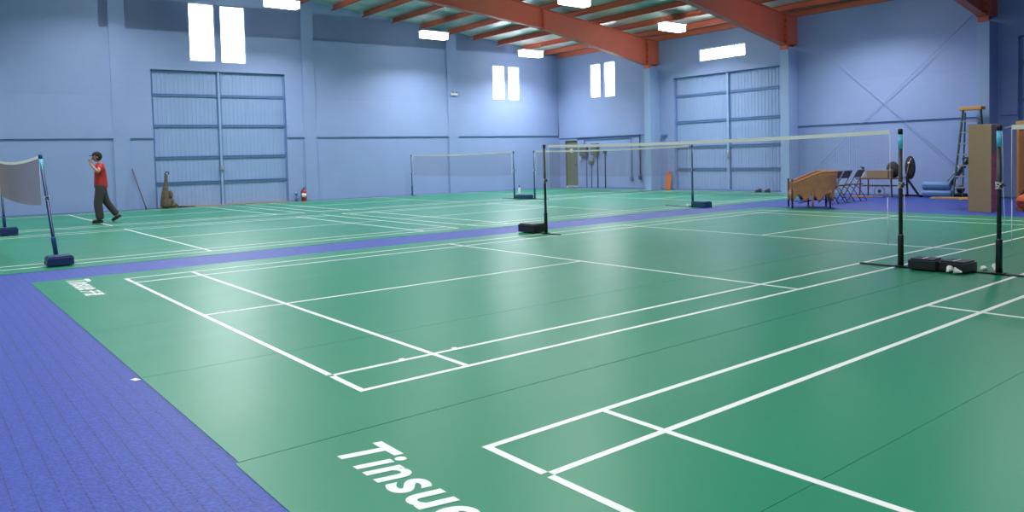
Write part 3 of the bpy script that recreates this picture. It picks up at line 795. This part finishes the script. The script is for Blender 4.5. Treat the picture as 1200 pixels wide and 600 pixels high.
# orange boards leaning left of far door
t = thing('orange_board', 'orange board leaning at the edge of the far sliding door', 'board', (20.30, 14.66, .008))
R = Matrix.Rotation(math.radians(8), 3, 'Y')
MB().box(0, .03, -.02, .14, 0, .68, R=R).box(-.05, -.02, -.16, -.0, 0, .56, R=R).build('panel', 'orange', t, bevel=.01)
MB().box(0.03, .05, -.02, .14, .60, .68, R=R).build('edge', 'wood_tan', t)
# shoes by far door
def shoe(label, x, y, rz, m, s=1.):
    t = thing('shoe', label, 'shoe', (x, y, 0), rz)
    MB().ball((0, 0, .05), .05, 12, sc=(2.4*s, .9, .9)).ball((-.06*s, 0, .08), .045, 12, sc=(1.2, .9, 1)).build('upper', m, t)
    MB().box(-.12*s, .12*s, -.04, .04, 0.001, .02).build('sole', 'black', t, bevel=.01)
shoe('dark shoe by the far sliding door, the one nearer the column', 20.15, 10.35, 1.4, 'black_cloth')
shoe('dark shoe by the far sliding door, the one farther from the column', 20.05, 10.62, 1.7, 'black_cloth')

# ------------------------------------------------------------------ left wall things
t = thing('fire_extinguisher', 'red fire extinguisher standing at the foot of the long wall', 'fire extinguisher', lw(9.08, .16, 0))
MB().lathe([(.07, 0.001), (.085, .02), (.085, .33), (.06, .38), (.025, .40)], n=18).build('cylinder', 'red_enamel', t)
MB().lathe([(.087, .14), (.087, .27)], n=18).build('paper_label', 'white', t)
MB().tube([(0, 0, .39), (0, 0, .46)], .02, 10).build('valve', 'black', t)
MB().bar((-.02, 0, .46), (.10, .0, .50), .02, .012).bar((-.02, 0, .43), (.09, 0, .42), .02, .012).build('handle', 'black', t)
MB().tube([(0, 0, .42), (-.08, -.02, .40), (-.11, -.02, .30), (-.105, -.02, .12)], .011, 8).build('hose', 'black', t)
# low stub pipe
t = thing('stub_pipe', 'short blue stub pipe with a wider cap beside the fire extinguisher', 'pipe', lw(8.82, .12, 0))
MB().tube([(0, 0, 0.001), (0, 0, .24)], .022, 10).build('pipe', 'rail_blue', t); MB().tube([(0, 0, .24), (0, 0, .32)], .06, 12).build('cap', 'rail_blue', t)
# stick leaning on wall
a = lw(3.95, .42, .012); b = lw(3.64, .085, 1.30)
t = thing('broom_stick', 'thin dark stick leaning on the long wall beside the sliding door', 'stick', a)
d = b-a
MB().tube([(0, 0, 0), d*.5, d], .016, 8).build('shaft', 'dim', t)
MB().tube([d*.0, d*.06], .022, 8).build('tip', 'black', t)
# mottled upright bundle with hooked top
a = lw(4.62, .30, 0)
t = thing('gnarled_bundle', 'mottled brown and green upright bundle with a dark hooked top, before the sliding door', 'bundle', a+Vector((0, 0, .012)), LW_ANG)
b = MB()
pr = [(0, .13), (.08, .17), (.2, .15), (.34, .12), (.46, .11), (.6, .085), (.8, .06), (1.0, .05), (1.08, .045)]
pts = [(-.06-.03*math.sin(z*4), .02*math.cos(z*5), z+.001) for z, r in pr]
b.tube(pts, [r for z, r in pr], 14)
for v in range(len(b.v)):
    q = Vector(b.v[v]); n = .02*math.sin(q.z*40+q.x*30)+.015*math.sin(q.y*60+q.z*21)
    b.v[v] = (q.x*(1+n), q.y+n, max(0, q.z))
b.build('trunk', 'camo', t)
b = MB().ball((.07, 0, .42), .085, 12, sc=(.9, .8, 1.6)).ball((.05, .02, .2), .12, 12, sc=(1, .8, 1.1)).ball((.14, 0, .08), .1, 12, sc=(1.5, .8, .75)); b.v = [(x, y, max(0, z)) for x, y, z in b.v]; b.build('side_lump', 'camo', t)
MB().tube([(-.07, 0, 1.02), (-.07, 0, 1.10), (-.03, 0, 1.16), (.03, 0, 1.15), (.05, 0, 1.08)], .018, 8).build('hook', 'black', t)
MB().tube([(.25, 0, .03), (.55, -.02, .022), (.8, .0, .015)], [.03, .02, .012], 8).build('trailing_stem', 'camo', t)

# ------------------------------------------------------------------ wicker armchair
t = thing('wicker_armchair', 'brown wicker armchair with sloping arms and scalloped skirt on the blue floor', 'armchair', (14.74, 5.64, -.001), math.radians(128))
# U-shaped shell: local x forward, y left
def ushape(u):     # u 0..1 from left-front, round the back, to right-front
    W, D = .36, .50
    if u < .3:
        k = u/.3; return Vector((D-k*(D+.12), W, 0)), k
    if u > .7:
        k = (1-u)/.3; return Vector((D-k*(D+.12), -W, 0)), k
    a = PI/2+(u-.3)/.4*PI
    return Vector((-.12+math.cos(a)*.34, math.sin(a)*W, 0)), 1.
def toph(u):
    p, k = ushape(u)
    kk = min(u, 1-u)/.5
    return .59+.24*max(0, min(1, (kk-.08)/.55))**.9
NS = 64
def shell(z0f, z1f, th, flare=.10):
    vs = []; fs = []
    nz = 8
    for i in range(NS+1):
        u = i/NS; p, _ = ushape(u); e = 1e-3
        q0, _ = ushape(max(0, u-e)); q1, _ = ushape(min(1, u+e)); d = (q1-q0).normalized(); nr = Vector((d.y, -d.x, 0))
        if nr.dot(p-Vector((-.05, 0, 0))) < 0: nr = -nr
        for j in range(nz+1):
            f = j/nz; z = z0f(u)+(z1f(u)-z0f(u))*f
            off = flare*max(0, (z-.35))/.6
            vs.append(p+nr*(off+th/2)+Vector((0, 0, z))); vs.append(p+nr*(off-th/2)+Vector((0, 0, z)))
    w_ = 2*(nz+1)
    for i in range(NS):
        for j in range(nz):
            A = i*w_+2*j; B = A+w_
            fs.append((A, B, B+2, A+2)); fs.append((A+1, A+3, B+3, B+1))
        fs.append((i*w_, i*w_+1, (i+1)*w_+1, (i+1)*w_)); T0 = i*w_+2*nz
        fs.append((T0, T0+w_, T0+w_+1, T0+1))
    for i in (0, NS):
        for j in range(nz): A = i*w_+2*j; fs.append((A, A+1, A+3, A+2))
    return MB().add(vs, fs, 0, True)
def scallop(u): return .34-.17*abs(math.cos(u*PI*7))**3 - (.03)
shell(scallop, toph, .035).build('woven_back_and_arms', 'wicker', t)
rim = []
for i in range(NS+1):
    u = i/NS; p, _ = ushape(u); q0, _ = ushape(max(0, u-1e-3)); q1, _ = ushape(min(1, u+1e-3)); d = (q1-q0).normalized(); nr = Vector((d.y, -d.x, 0))
    if nr.dot(p-Vector((-.05, 0, 0))) < 0: nr = -nr
    rim.append(p+nr*(.10*max(0, toph(u)-.35)/.6)+Vector((0, 0, toph(u)+.005)))
MB().tube(rim, .026, 10).build('rolled_rim', 'wicker', t)
MB().box(-.38, .48, -.34, .34, .33, .40).build('seat', 'wicker', t, bevel=.02)
# front skirt
fs_ = []; n = 24
mb = MB()
for i in range(n):
    y0 = -.35+.7*i/n; y1 = -.35+.7*(i+1)/n
    def zb(y): return .30-.14*abs(math.cos((y+.35)/.7*PI*3))**3
    mb.add([(.48, y0, zb(y0)), (.48, y1, zb(y1)), (.51, y1, zb(y1)), (.51, y0, zb(y0)), (.48, y0, .36), (.48, y1, .36), (.51, y1, .36), (.51, y0, .36)],
           [(3, 2, 1, 0), (4, 5, 6, 7), (0, 1, 5, 4), (2, 3, 7, 6)])
mb.build('front_skirt', 'wicker', t)
for sx, sy, m in ((.50, .37, 'brown_metal'), (.50, -.37, 'brown_metal'), (.05, .365, 'wicker'), (.05, -.365, 'wicker'), (-.34, .30, 'brown_metal'), (-.34, -.30, 'brown_metal')):
    z1 = .68 if (sx > .2) else .36
    MB().tube([(sx, sy, 0), (sx, sy, z1)], [.02, .024], 10).build('leg', m, t)
MB().tube([(.37, .33, .12), (-.29, -.29, .2)], .012, 6).tube([(.37, -.33, .12), (-.29, .29, .2)], .012, 6).build('cross_stretcher', 'brown_metal', t)

# folding chairs
def folding_chair(label, loc, rz):
    t = thing('folding_chair', label, 'chair', loc, rz)
    W = .205
    for s in (-1, 1):
        MB().tube([(.24, s*W, .008), (.02, s*W, .42), (-.19, s*W, .80)], .012, 8).build('front_leg', 'brown_metal', t)
        MB().tube([(-.26, s*(W-.03), .008), (-.04, s*(W-.03), .36), (.10, s*(W-.03), .43)], .012, 8).build('rear_leg', 'brown_metal', t)
    mb = MB()
    mb.tube([(.20, -W, .085), (.20, W, .085)], .008, 6); mb.tube([(-.21, -W+.03, .085), (-.21, W-.03, .085)], .008, 6); mb.tube([(-.19, -W, .80), (-.19, W, .80)], .012, 8)
    mb.build('crossbar', 'brown_metal', t)
    MB().box(-.17, .20, -.185, .185, .425, .45).build('seat', 'dim', t, bevel=.01)
    R = Matrix.Rotation(math.radians(-28), 3, 'Y'); c = Vector((-.13, 0, .70))
    bk = MB().box(-.01, .01, -W+.01, W-.01, -.10, .11, R=R); bk.v = [tuple(Vector(v)+c) for v in bk.v]
    bk.build('backrest', 'brown_metal', t, bevel=.008)
    return t
fc = folding_chair('dark brown folding chair standing next to the wicker armchair', (16.27, 6.00, -.004), math.radians(92))
dup(fc, (16.74, 6.00, -.004), math.radians(91), 'dark brown folding chair in the middle of the three')
dup(fc, (17.38, 6.00, -.004), math.radians(94), 'dark brown folding chair of the three closest to the cluttered table')

# cluttered low table and what is around it
t = thing('work_table', 'small cluttered table with dark legs behind the banded black post', 'table', (19.30, 6.25, -.004), 0)
MB().box(-.38, .38, -.50, .50, .50, .53).build('tabletop', 'dim', t, bevel=.005)
for sx in (-.24, .24):
    for sy in (-.45, .45): MB().bar((sx, sy, 0), (sx*.95, sy*.95, .50), .03, .03).build('leg', 'brown_metal', t)
MB().box(-.24, .24, -.44, .44, .30, .32).build('shelf', 'dim', t)
o = MB().box(-.18, .18, -.30, .28, 0, .22).build('cardboard_carton', 'cardboard', loc=(19.18, 6.20, .527), rotz=.05, bevel=.006); tag(o, 'brown cardboard carton lying on the cluttered table', 'carton')
t = thing('spray_bottle', 'pale bottle with black cap at the end of the cluttered table', 'bottle', (19.18, 6.66, .527))
MB().lathe([(.045, 0), (.05, .02), (.05, .16), (.02, .22), (.02, .25)], n=14).build('body', 'feather', t); MB().lathe([(.035, .25), (.035, .31)], n=12).bar((-.02, 0, .30), (-.13, 0, .31), .02, .02).build('cap', 'black', t)
t = thing('backpack', 'rounded black backpack behind the carton on the cluttered table', 'backpack', (19.55, 6.0, .527))
MB().ball((0, 0, .2), .2, 16, sc=(.5, .95, 1.25)).build('body', 'black_cloth', t); MB().ball((-.11, 0, .14), .1, 12, sc=(.5, 1, 1)).build('front_pocket', 'black_cloth', t)
for v in t.children[0].data.vertices: v.co.z = max(v.co.z, 0)
t = thing('floor_fan', 'round grey fan on the floor under the cluttered table', 'fan', (19.02, 6.12, -.004))
MB().tube([(0, .14*math.cos(a*PI/12), .17+.14*math.sin(a*PI/12)) for a in range(25)], .01, 6).build('guard_ring', 'grey_plastic', t)
mb = MB()
for k in range(12): mb.tube([(0, 0, .17), (0, .14*math.cos(k*PI/6), .17+.14*math.sin(k*PI/6))], .003, 4)
mb.build('guard_wires', 'zinc', t)
MB().ball((0, 0, .17), .05, 10, sc=(.8, 1, 1)).build('motor', 'black', t)
MB().box(-.08, .08, -.12, .12, 0, .025).build('foot', 'grey_plastic', t, bevel=.005); MB().tube([(.0, -.15, .17), (0, -.1, .02)], .008, 6).tube([(.0, .15, .17), (0, .1, .02)], .008, 6).build('stand', 'grey_plastic', t)
o = MB().box(-.12, .12, -.32, .32, 0, .035).build('floor_plank', 'wood_strip', loc=(18.85, 6.55, -.004), rotz=.1, bevel=.004); tag(o, 'short pale plank on the floor in front of the cluttered table', 'plank')

# padded exercise frame with oval backrest
t = thing('exercise_frame', 'black exercise frame with tall oval padded back and white cord', 'exercise machine', (19.75, 5.62, -.004))
R = Matrix.Rotation(math.radians(8), 3, 'X')
MB().ball((0, 0, .80), .17, 18, sc=(.35, .85, 1.95), R=None).build('back_pad', 'black_cloth', t)
MB().bar((.0, .12, .55), (0, -.22, .05), .05, .05).bar((.06, .1, .05), (.06, .12, .8), .04, .04).build('frame_strut', 'black', t)
MB().bar((-.25, -.35, .025), (.3, -.35, .025), .05, .05).bar((0, .25, .03), (0, -.55, .03), .05, .05).build('base_frame', 'black', t)
MB().tube([(-.07, .10, .45), (-.09, -.02, .98), (-.08, -.06, 1.05)], .006, 6).tube([(-.07, .10, .45), (-.08, .22, .85)], .006, 6).ball((-.08, 0, .93), .035, 8).build('cord', 'cord', t)

# rolled mats
def rolled(label, loc, r, L):
    t = thing('rolled_mat', label, 'rolled mat', loc)
    mb = MB().lathe([(r*.9, -L/2), (r, -L/2+.01), (r, L/2-.01), (r*.9, L/2)], n=24, R=Matrix.Rotation(PI/2, 3, 'X')); mb.build('roll', 'rolls', t)
    pts = []
    for i in range(70):
        a = i*.32; rr = r*.12+r*.78*i/70; pts.append((rr*math.cos(a), -L/2-.003, rr*math.sin(a)))
    MB().tube(pts, .004, 4).build('spiral_edge', 'rail_blue', t.children[0])
    MB().box(-r-.004, -r*.9, -L/2+.02, L/2-.02, .015, .035).build('strap', 'rail_blue', t)
rolled('light blue rolled mat lying on the blue floor, the lower of two', (19.62, 4.86, .096), .10, .72)
rolled('light blue rolled mat on top of another roll', (19.64, 4.88, .306), .11, .68)

# folded exercise bench leaning on wall
t = thing('folded_bench', 'folded black exercise bench leaning up behind the rolled mats', 'exercise machine', (20.16, 4.60, -.004))
MB().bar((0, .15, .30), (.15, -.28, 1.02), .06, .10).build('padded_board', 'black_cloth', t, bevel=.01)
MB().tube([(-.08, .30, .28), (-.05, -.18, .92)], .016, 8).tube([(.05, -.05, .0), (0, .0, .55)], .016, 8).build('frame_tube', 'zinc', t)
MB().tube([(.0, -.16, 1.03), (.0, -.42, 1.07)], .022, 8).tube([(0, -.2, 1.03), (-.15, -.22, 1.0)], .02, 8).build('handlebar', 'black', t)
MB().box(-.2, .2, -.22, .12, 0, .09).build('foot', 'black', t, bevel=.02)
MB().ball((-.02, -.12, .20), .11, 12, sc=(.8, 1, 1)).build('flywheel_cover', 'black', t)

# boards on the floor
for i, (x, y, L, rz, lb) in enumerate(((19.0, 4.30, .95, 1.50, 'pale plank lying on the blue floor in front of the stepladder, the front one'), (19.16, 4.22, .85, 1.62, 'pale plank lying behind another at the foot of the stepladder'))):
    o = MB().box(-L/2, L/2, -.06, .06, 0, .045).build('floor_plank', 'wood_tan', loc=(x, y, -.004), rotz=rz, bevel=.004); tag(o, lb, 'plank')

# stepladder
t = thing('step_ladder', 'tall stepladder with dark green rails and yellow-orange top cap, against the wall column', 'ladder', (19.45, 4.02, -.004))
H = 2.28; bw, tw = .34, .21
for s in (-1, 1):
    MB().bar((-.12, s*bw, 0), (.20, s*tw, H), .03, .07).build('front_rail', 'ladder_green', t)
    MB().bar((.44, s*bw*.95, 0), (.28, s*tw*.9, H-.05), .025, .045).build('rear_rail', 'ladder_green', t)
for k in range(1, 8):
    f = k/8; y = bw+(tw-bw)*f
    MB().box(-.12+.32*f-.045, -.12+.32*f+.045, -y+.015, y-.015, H*f-.018, H*f+.018).build('step', 'alu', t)
MB().box(.08, .36, -tw-.05, tw+.05, H, H+.09).build('top_cap', 'ladder_cap', t, bevel=.015)
mb = MB()
for k in (1, 2, 3, 4, 5): z = H*k/6; mb.bar((.44-.16*k/6, -bw*.85, z), (.44-.16*k/6, bw*.85, z), .02, .02)
mb.build('rear_brace', 'alu', t)
o = MB().tube([(.0+.16*math.cos(a*PI/14), .17*math.sin(a*PI/14), .02+.01*math.sin(a)) for a in range(29)], .012, 8).tube([(.03+.12*math.cos(a*PI/14), .13*math.sin(a*PI/14), .045+.008*math.cos(a*2)) for a in range(29)], .012, 8).build('coiled_cord', 'ladder_cap', loc=(18.85, 3.82, .0))
tag(o, 'coil of yellow cord on the floor at the foot of the stepladder', 'cord')

# tall carton
t = thing('tall_carton', 'tall brown cardboard carton with a dark and purple printed side', 'carton', (15.05, 1.97, -.004))
MB().box(0.004, .52, .0, .42, 0.0, 1.78).build('carton_body', 'cardboard', t, bevel=.006)
MB().box(.015, .51, -.006, 0, .01, 1.77).build('printed_side', 'print', t)
# striped wooden panel
t = thing('wooden_screen', 'orange-brown wooden screen with pale vertical battens behind the knotted-cord post', 'screen', (15.95, .2, -.004))
MB().box(0, .05, -1.1, 1.60, 0.02, 1.72).build('panel', 'wood_orange', t)
MB().box(-.03, .06, -1.12, 1.62, 1.70, 1.84).build('top_rail', 'wood_tan', t, bevel=.006)
MB().box(-.02, .05, -1.12, 1.62, 0, .06).build('bottom_rail', 'wood_orange', t, bevel=.006)
y = 1.58
while y > -1.05:
    MB().box(-.025, 0, y-.022, y+.022, .06, 1.70).build('batten', 'wood_strip', t); y -= .17
for s in (-.9, 1.4): MB().box(-.2, .25, s-.03, s+.03, -.0, .04).build('foot', 'wood_orange', t)
# orange bag
t = thing('sports_bag', 'orange-red sports bag on the floor before the wooden screen', 'bag', (15.62, 1.42, -.004))
b = MB().ball((0, 0, .20), .2, 18, sc=(.8, 1.5, .95)); b.v = [(x, y, max(0, z)) for x, y, z in b.v]; b.build('body', 'orange_bag', t)
MB().tube([(-.02, -.18, .34), (-.03, -.1, .46), (-.03, .1, .48), (-.02, .2, .33)], .02, 8).tube([(.06, -.18, .34), (.06, -.1, .44), (.06, .1, .46), (.06, .2, .33)], .02, 8).build('handles', 'black_cloth', t)
MB().box(-.165, .165, -.2, .22, .20, .215).build('zip', 'black_cloth', t)

# small bottle on the far weight
t = thing('drink_bottle', 'tiny white bottle with a dark cap standing on the teal weight block', 'bottle', (13.62, 15.24, .147))
MB().lathe([(.035, 0), (.04, .02), (.04, .18), (.02, .23)], n=12).build('body', 'white', t); MB().lathe([(.022, .23), (.022, .29)], n=10).build('cap', 'teal_box', t)

# ------------------------------------------------------------------ the man
def skinned(name, joints, edges, m, parent, sub=2, root=0):
    me = bpy.data.meshes.new(name); me.from_pydata([j[:3] for j in joints], edges, []); me.update()
    o = bpy.data.objects.new(name, me); COL.objects.link(o)
    if parent: o.parent = parent
    sk = o.modifiers.new('Skin', 'SKIN'); sk.use_smooth_shade = True
    lay = me.skin_vertices[0] if me.skin_vertices else None
    if lay is None:
        bm = bmesh.new(); bm.from_mesh(me); bm.verts.layers.skin.verify(); bm.to_mesh(me); bm.free(); lay = me.skin_vertices[0]
    for i, j in enumerate(joints):
        r = j[3]; lay.data[i].radius = (r, r) if not isinstance(r, tuple) else r
        lay.data[i].use_root = (i == root)
    sb = o.modifiers.new('Sub', 'SUBSURF'); sb.levels = sub; sb.render_levels = sub
    me.materials.append(M[m])
    return o
man = thing('person', 'person walking in red T-shirt, dark trousers and black cap, hand raised to face', 'person', (1.76, 16.95, .003), math.radians(168))
# local: x forward, y left, z up
J = [(0, 0, .93, .10),              # 0 pelvis
     (0, 0, 1.12, .09), (.0, 0, 1.32, .10), (.0, 0, 1.42, .07), (.02, 0, 1.50, .052),   # 1 waist 2 chest 3 neckbase 4 neck
     (.0, .17, 1.38, .052), (.03, .37, 1.25, .044), (.05, .37, 1.255, .042), (.19, .17, 1.43, .030),   # 5 L shoulder, 6/7 elbow, 8 wrist
     (.0, -.17, 1.38, .052), (-.03, -.25, 1.12, .043), (.08, -.26, .90, .030),           # 9 R shoulder,10 elbow,11 wrist
     (.01, .09, .86, .085), (.08, .10, .48, .058), (.05, .10, .10, .042), (.06, .10, .075, .035),   # 12 L hip 13 knee 14 ankle
     (-.01, -.09, .86, .085), (-.08, -.10, .50, .058), (-.31, -.10, .17, .042), (-.32, -.10, .12, .04)]  # 16 R hip...
Ed = [(0, 1), (1, 2), (2, 3), (3, 4), (2, 5), (5, 6), (6, 7), (7, 8), (2, 9), (9, 10), (10, 11), (0, 12), (12, 13), (13, 14), (14, 15), (0, 16), (16, 17), (17, 18), (18, 19)]
# palm and fingers of both hands, in the same skeleton (continuous skin)
def hand(wi, base, dirv, side):
    global J, Ed
    base = Vector(base); dv = Vector(dirv).normalized(); sd = Vector(side).normalized()
    n = dv.cross(sd).normalized()
    p = len(J); J.append((*(base+dv*.05), .024)); Ed.append((wi, p))
    for k, (o, l) in enumerate(((-.028, .062), (-.009, .072), (.010, .068), (.028, .052))):
        a = base+dv*.085+sd*o; b = a+dv*l*.5+n*.012; c = b+dv*l*.35+n*.026
        q = len(J); J.extend([(*a, .0095), (*b, .0085), (*c, .0075)]); Ed.extend([(p, q), (q, q+1), (q+1, q+2)])
    a = base+dv*.035-sd*.036; b = a+dv*.035-sd*.018+n*.012; q = len(J)
    J.extend([(*a, .011), (*b, .009)]); Ed.extend([(p, q), (q, q+1)])
hand(8, J[8][:3], (.10, -.55, .8), (.9, .1, .1)); hand(11, J[11][:3], (.25, .05, -.95), (.9, .0, .2))
skinned('body', J, Ed, 'skin', man)
# head shaped from an ellipsoid with brow, nose, mouth, chin, ears; tilted down towards the hand
hc = Vector((.055, 0, 1.615))
hm = MB(); hm.ball((0, 0, 0), .1, 24, sc=(.98, .78, 1.22))
vv = []
for x, y, z in hm.v:
    if z < -.02: x = x*(1-.12*(-z/.12)) + .012; y *= (1-.28*(-z/.12))
    if x > .06 and abs(z) < .02: x -= .004
    if x > .05 and abs(y) < .022 and -.045 < z < .005: x += .022*(1-abs(y)/.022)*(1-(z+.0)/-.045*-.3)
    vv.append((x, y, z))
hm.v = vv
hm.ball((.098, 0, -.022), .014, 10, sc=(1, .9, 1.5)); hm.ball((.082, 0, -.064), .02, 10, sc=(.7, 1.1, .45))
for s in (-1, 1): hm.ball((-.005, s*.078, -.01), .028, 10, sc=(.7, .35, 1.1))
RH = Matrix.Rotation(math.radians(10), 3, 'Y')
hm.v = [tuple(RH @ Vector(v)+hc) for v in hm.v]
hd = hm.build('head', 'skin', man)
em = MB()
for s in (-1, 1): em.ball(hc+RH @ Vector((.083, s*.03, .008)), .011, 8, sc=(.7, 1.2, .6))
em.build('eyes', 'hair', hd)
hr = MB().ball(hc+RH @ Vector((-.018, 0, .012)), .104, 20, sc=(.95, .80, 1.12))
hr.v = [v for v in hr.v]
ho = hr.build('hair', 'hair', man)
bm = bmesh.new(); bm.from_mesh(ho.data)
bmesh.ops.bisect_plane(bm, geom=bm.verts[:]+bm.edges[:]+bm.faces[:], plane_co=hc+Vector((.045, 0, .02)), plane_no=Vector((.75, 0, -.35)), clear_outer=True)
bm.to_mesh(ho.data); bm.free()
cp = MB().ball(hc+RH @ Vector((-.005, 0, .035)), .112, 20, sc=(.98, .84, .90))
co_ = cp.build('cap', 'black_cloth', man)
bm = bmesh.new(); bm.from_mesh(co_.data)
bmesh.ops.bisect_plane(bm, geom=bm.verts[:]+bm.edges[:]+bm.faces[:], plane_co=hc+Vector((0, 0, .045)), plane_no=Vector((-.12, 0, -1)), clear_outer=True)
bm.to_mesh(co_.data); bm.free()
MB().ball(hc+RH @ Vector((.10, 0, .05)), .075, 16, sc=(1, .85, .10)).build('cap_peak', 'black_cloth', man)
# shirt
skinned('shirt', [(0, 0, .80, .165), (0, 0, .92, .165), (0, 0, 1.15, .150), (0, 0, 1.30, .155), (.01, 0, 1.46, .085),
                  (.0, .16, 1.375, .092), (.015, .29, 1.30, .080), (.0, -.16, 1.375, .092), (-.02, -.225, 1.22, .078)],
        [(0, 1), (1, 2), (2, 3), (3, 4), (3, 5), (5, 6), (3, 7), (7, 8)], 'shirt', man)
# trousers
skinned('trousers', [(0, 0, .99, .142), (0, 0, .84, .14), (.02, .09, .78, .118), (.08, .10, .48, .104), (.05, .10, .16, .098), (.05, .10, .075, .10),
                     (-.02, -.09, .78, .110), (-.10, -.10, .50, .092), (-.28, -.10, .23, .084), (-.33, -.10, .165, .085)],
        [(0, 1), (1, 2), (2, 3), (3, 4), (4, 5), (1, 6), (6, 7), (7, 8), (8, 9)], 'trousers', man)
for (x, y, z, p) in ((.10, .10, .0, 0.), (-.32, -.10, .045, -.55)):
    R = Matrix.Rotation(-p, 3, 'Y')
    mb = MB().ball((0, 0, .045), .05, 14, sc=(2.5, .9, .85)).box(-.12, .12, -.042, .042, .001, .022)
    mb.v = [tuple(R @ Vector(v)+Vector((x, y, z))) for v in mb.v]
    lo = min(v[2] for v in mb.v); mb.v = [(a_, b_, c_-lo+.001) for a_, b_, c_ in mb.v]
    mb.build('shoe', 'black_cloth', man)

# ------------------------------------------------------------------ camera
yaw, pit, rol = .8978, -.0419, -.0251
f = Vector((math.cos(yaw)*math.cos(pit), math.sin(yaw)*math.cos(pit), math.sin(pit)))
r = Vector((math.sin(yaw), -math.cos(yaw), 0)); u = r.cross(f)
c, s = math.cos(rol), math.sin(rol)
r2 = r*c+u*s; u2 = -r*s+u*c
cam = bpy.data.cameras.new('Camera'); co = bpy.data.objects.new('Camera', cam); COL.objects.link(co)
co.matrix_world = Matrix(((r2.x, u2.x, -f.x, -2.025), (r2.y, u2.y, -f.y, -4.0006), (r2.z, u2.z, -f.z, 1.3404), (0, 0, 0, 1)))
cam.sensor_width = 36; cam.lens = 893.51/1200*36; cam.shift_y = -77.5/1200; cam.clip_start = .05; cam.clip_end = 200
S.camera = co

# daylight tone outside, colour management
wd = bpy.data.worlds.new('World'); S.world = wd; wd.use_nodes = True
wd.node_tree.nodes['Background'].inputs[0].default_value = (.7, .8, 1, 1); wd.node_tree.nodes['Background'].inputs[1].default_value = .5
S.view_settings.view_transform = 'Standard'; S.view_settings.look = 'None'; S.view_settings.gamma = 1; S.view_settings.use_curve_mapping = False
S.view_settings.exposure = 0.0
try:
    S.cycles.use_denoising = True; S.cycles.max_bounces = 8; S.cycles.diffuse_bounces = 5; S.cycles.sample_clamp_indirect = 6
except Exception: pass
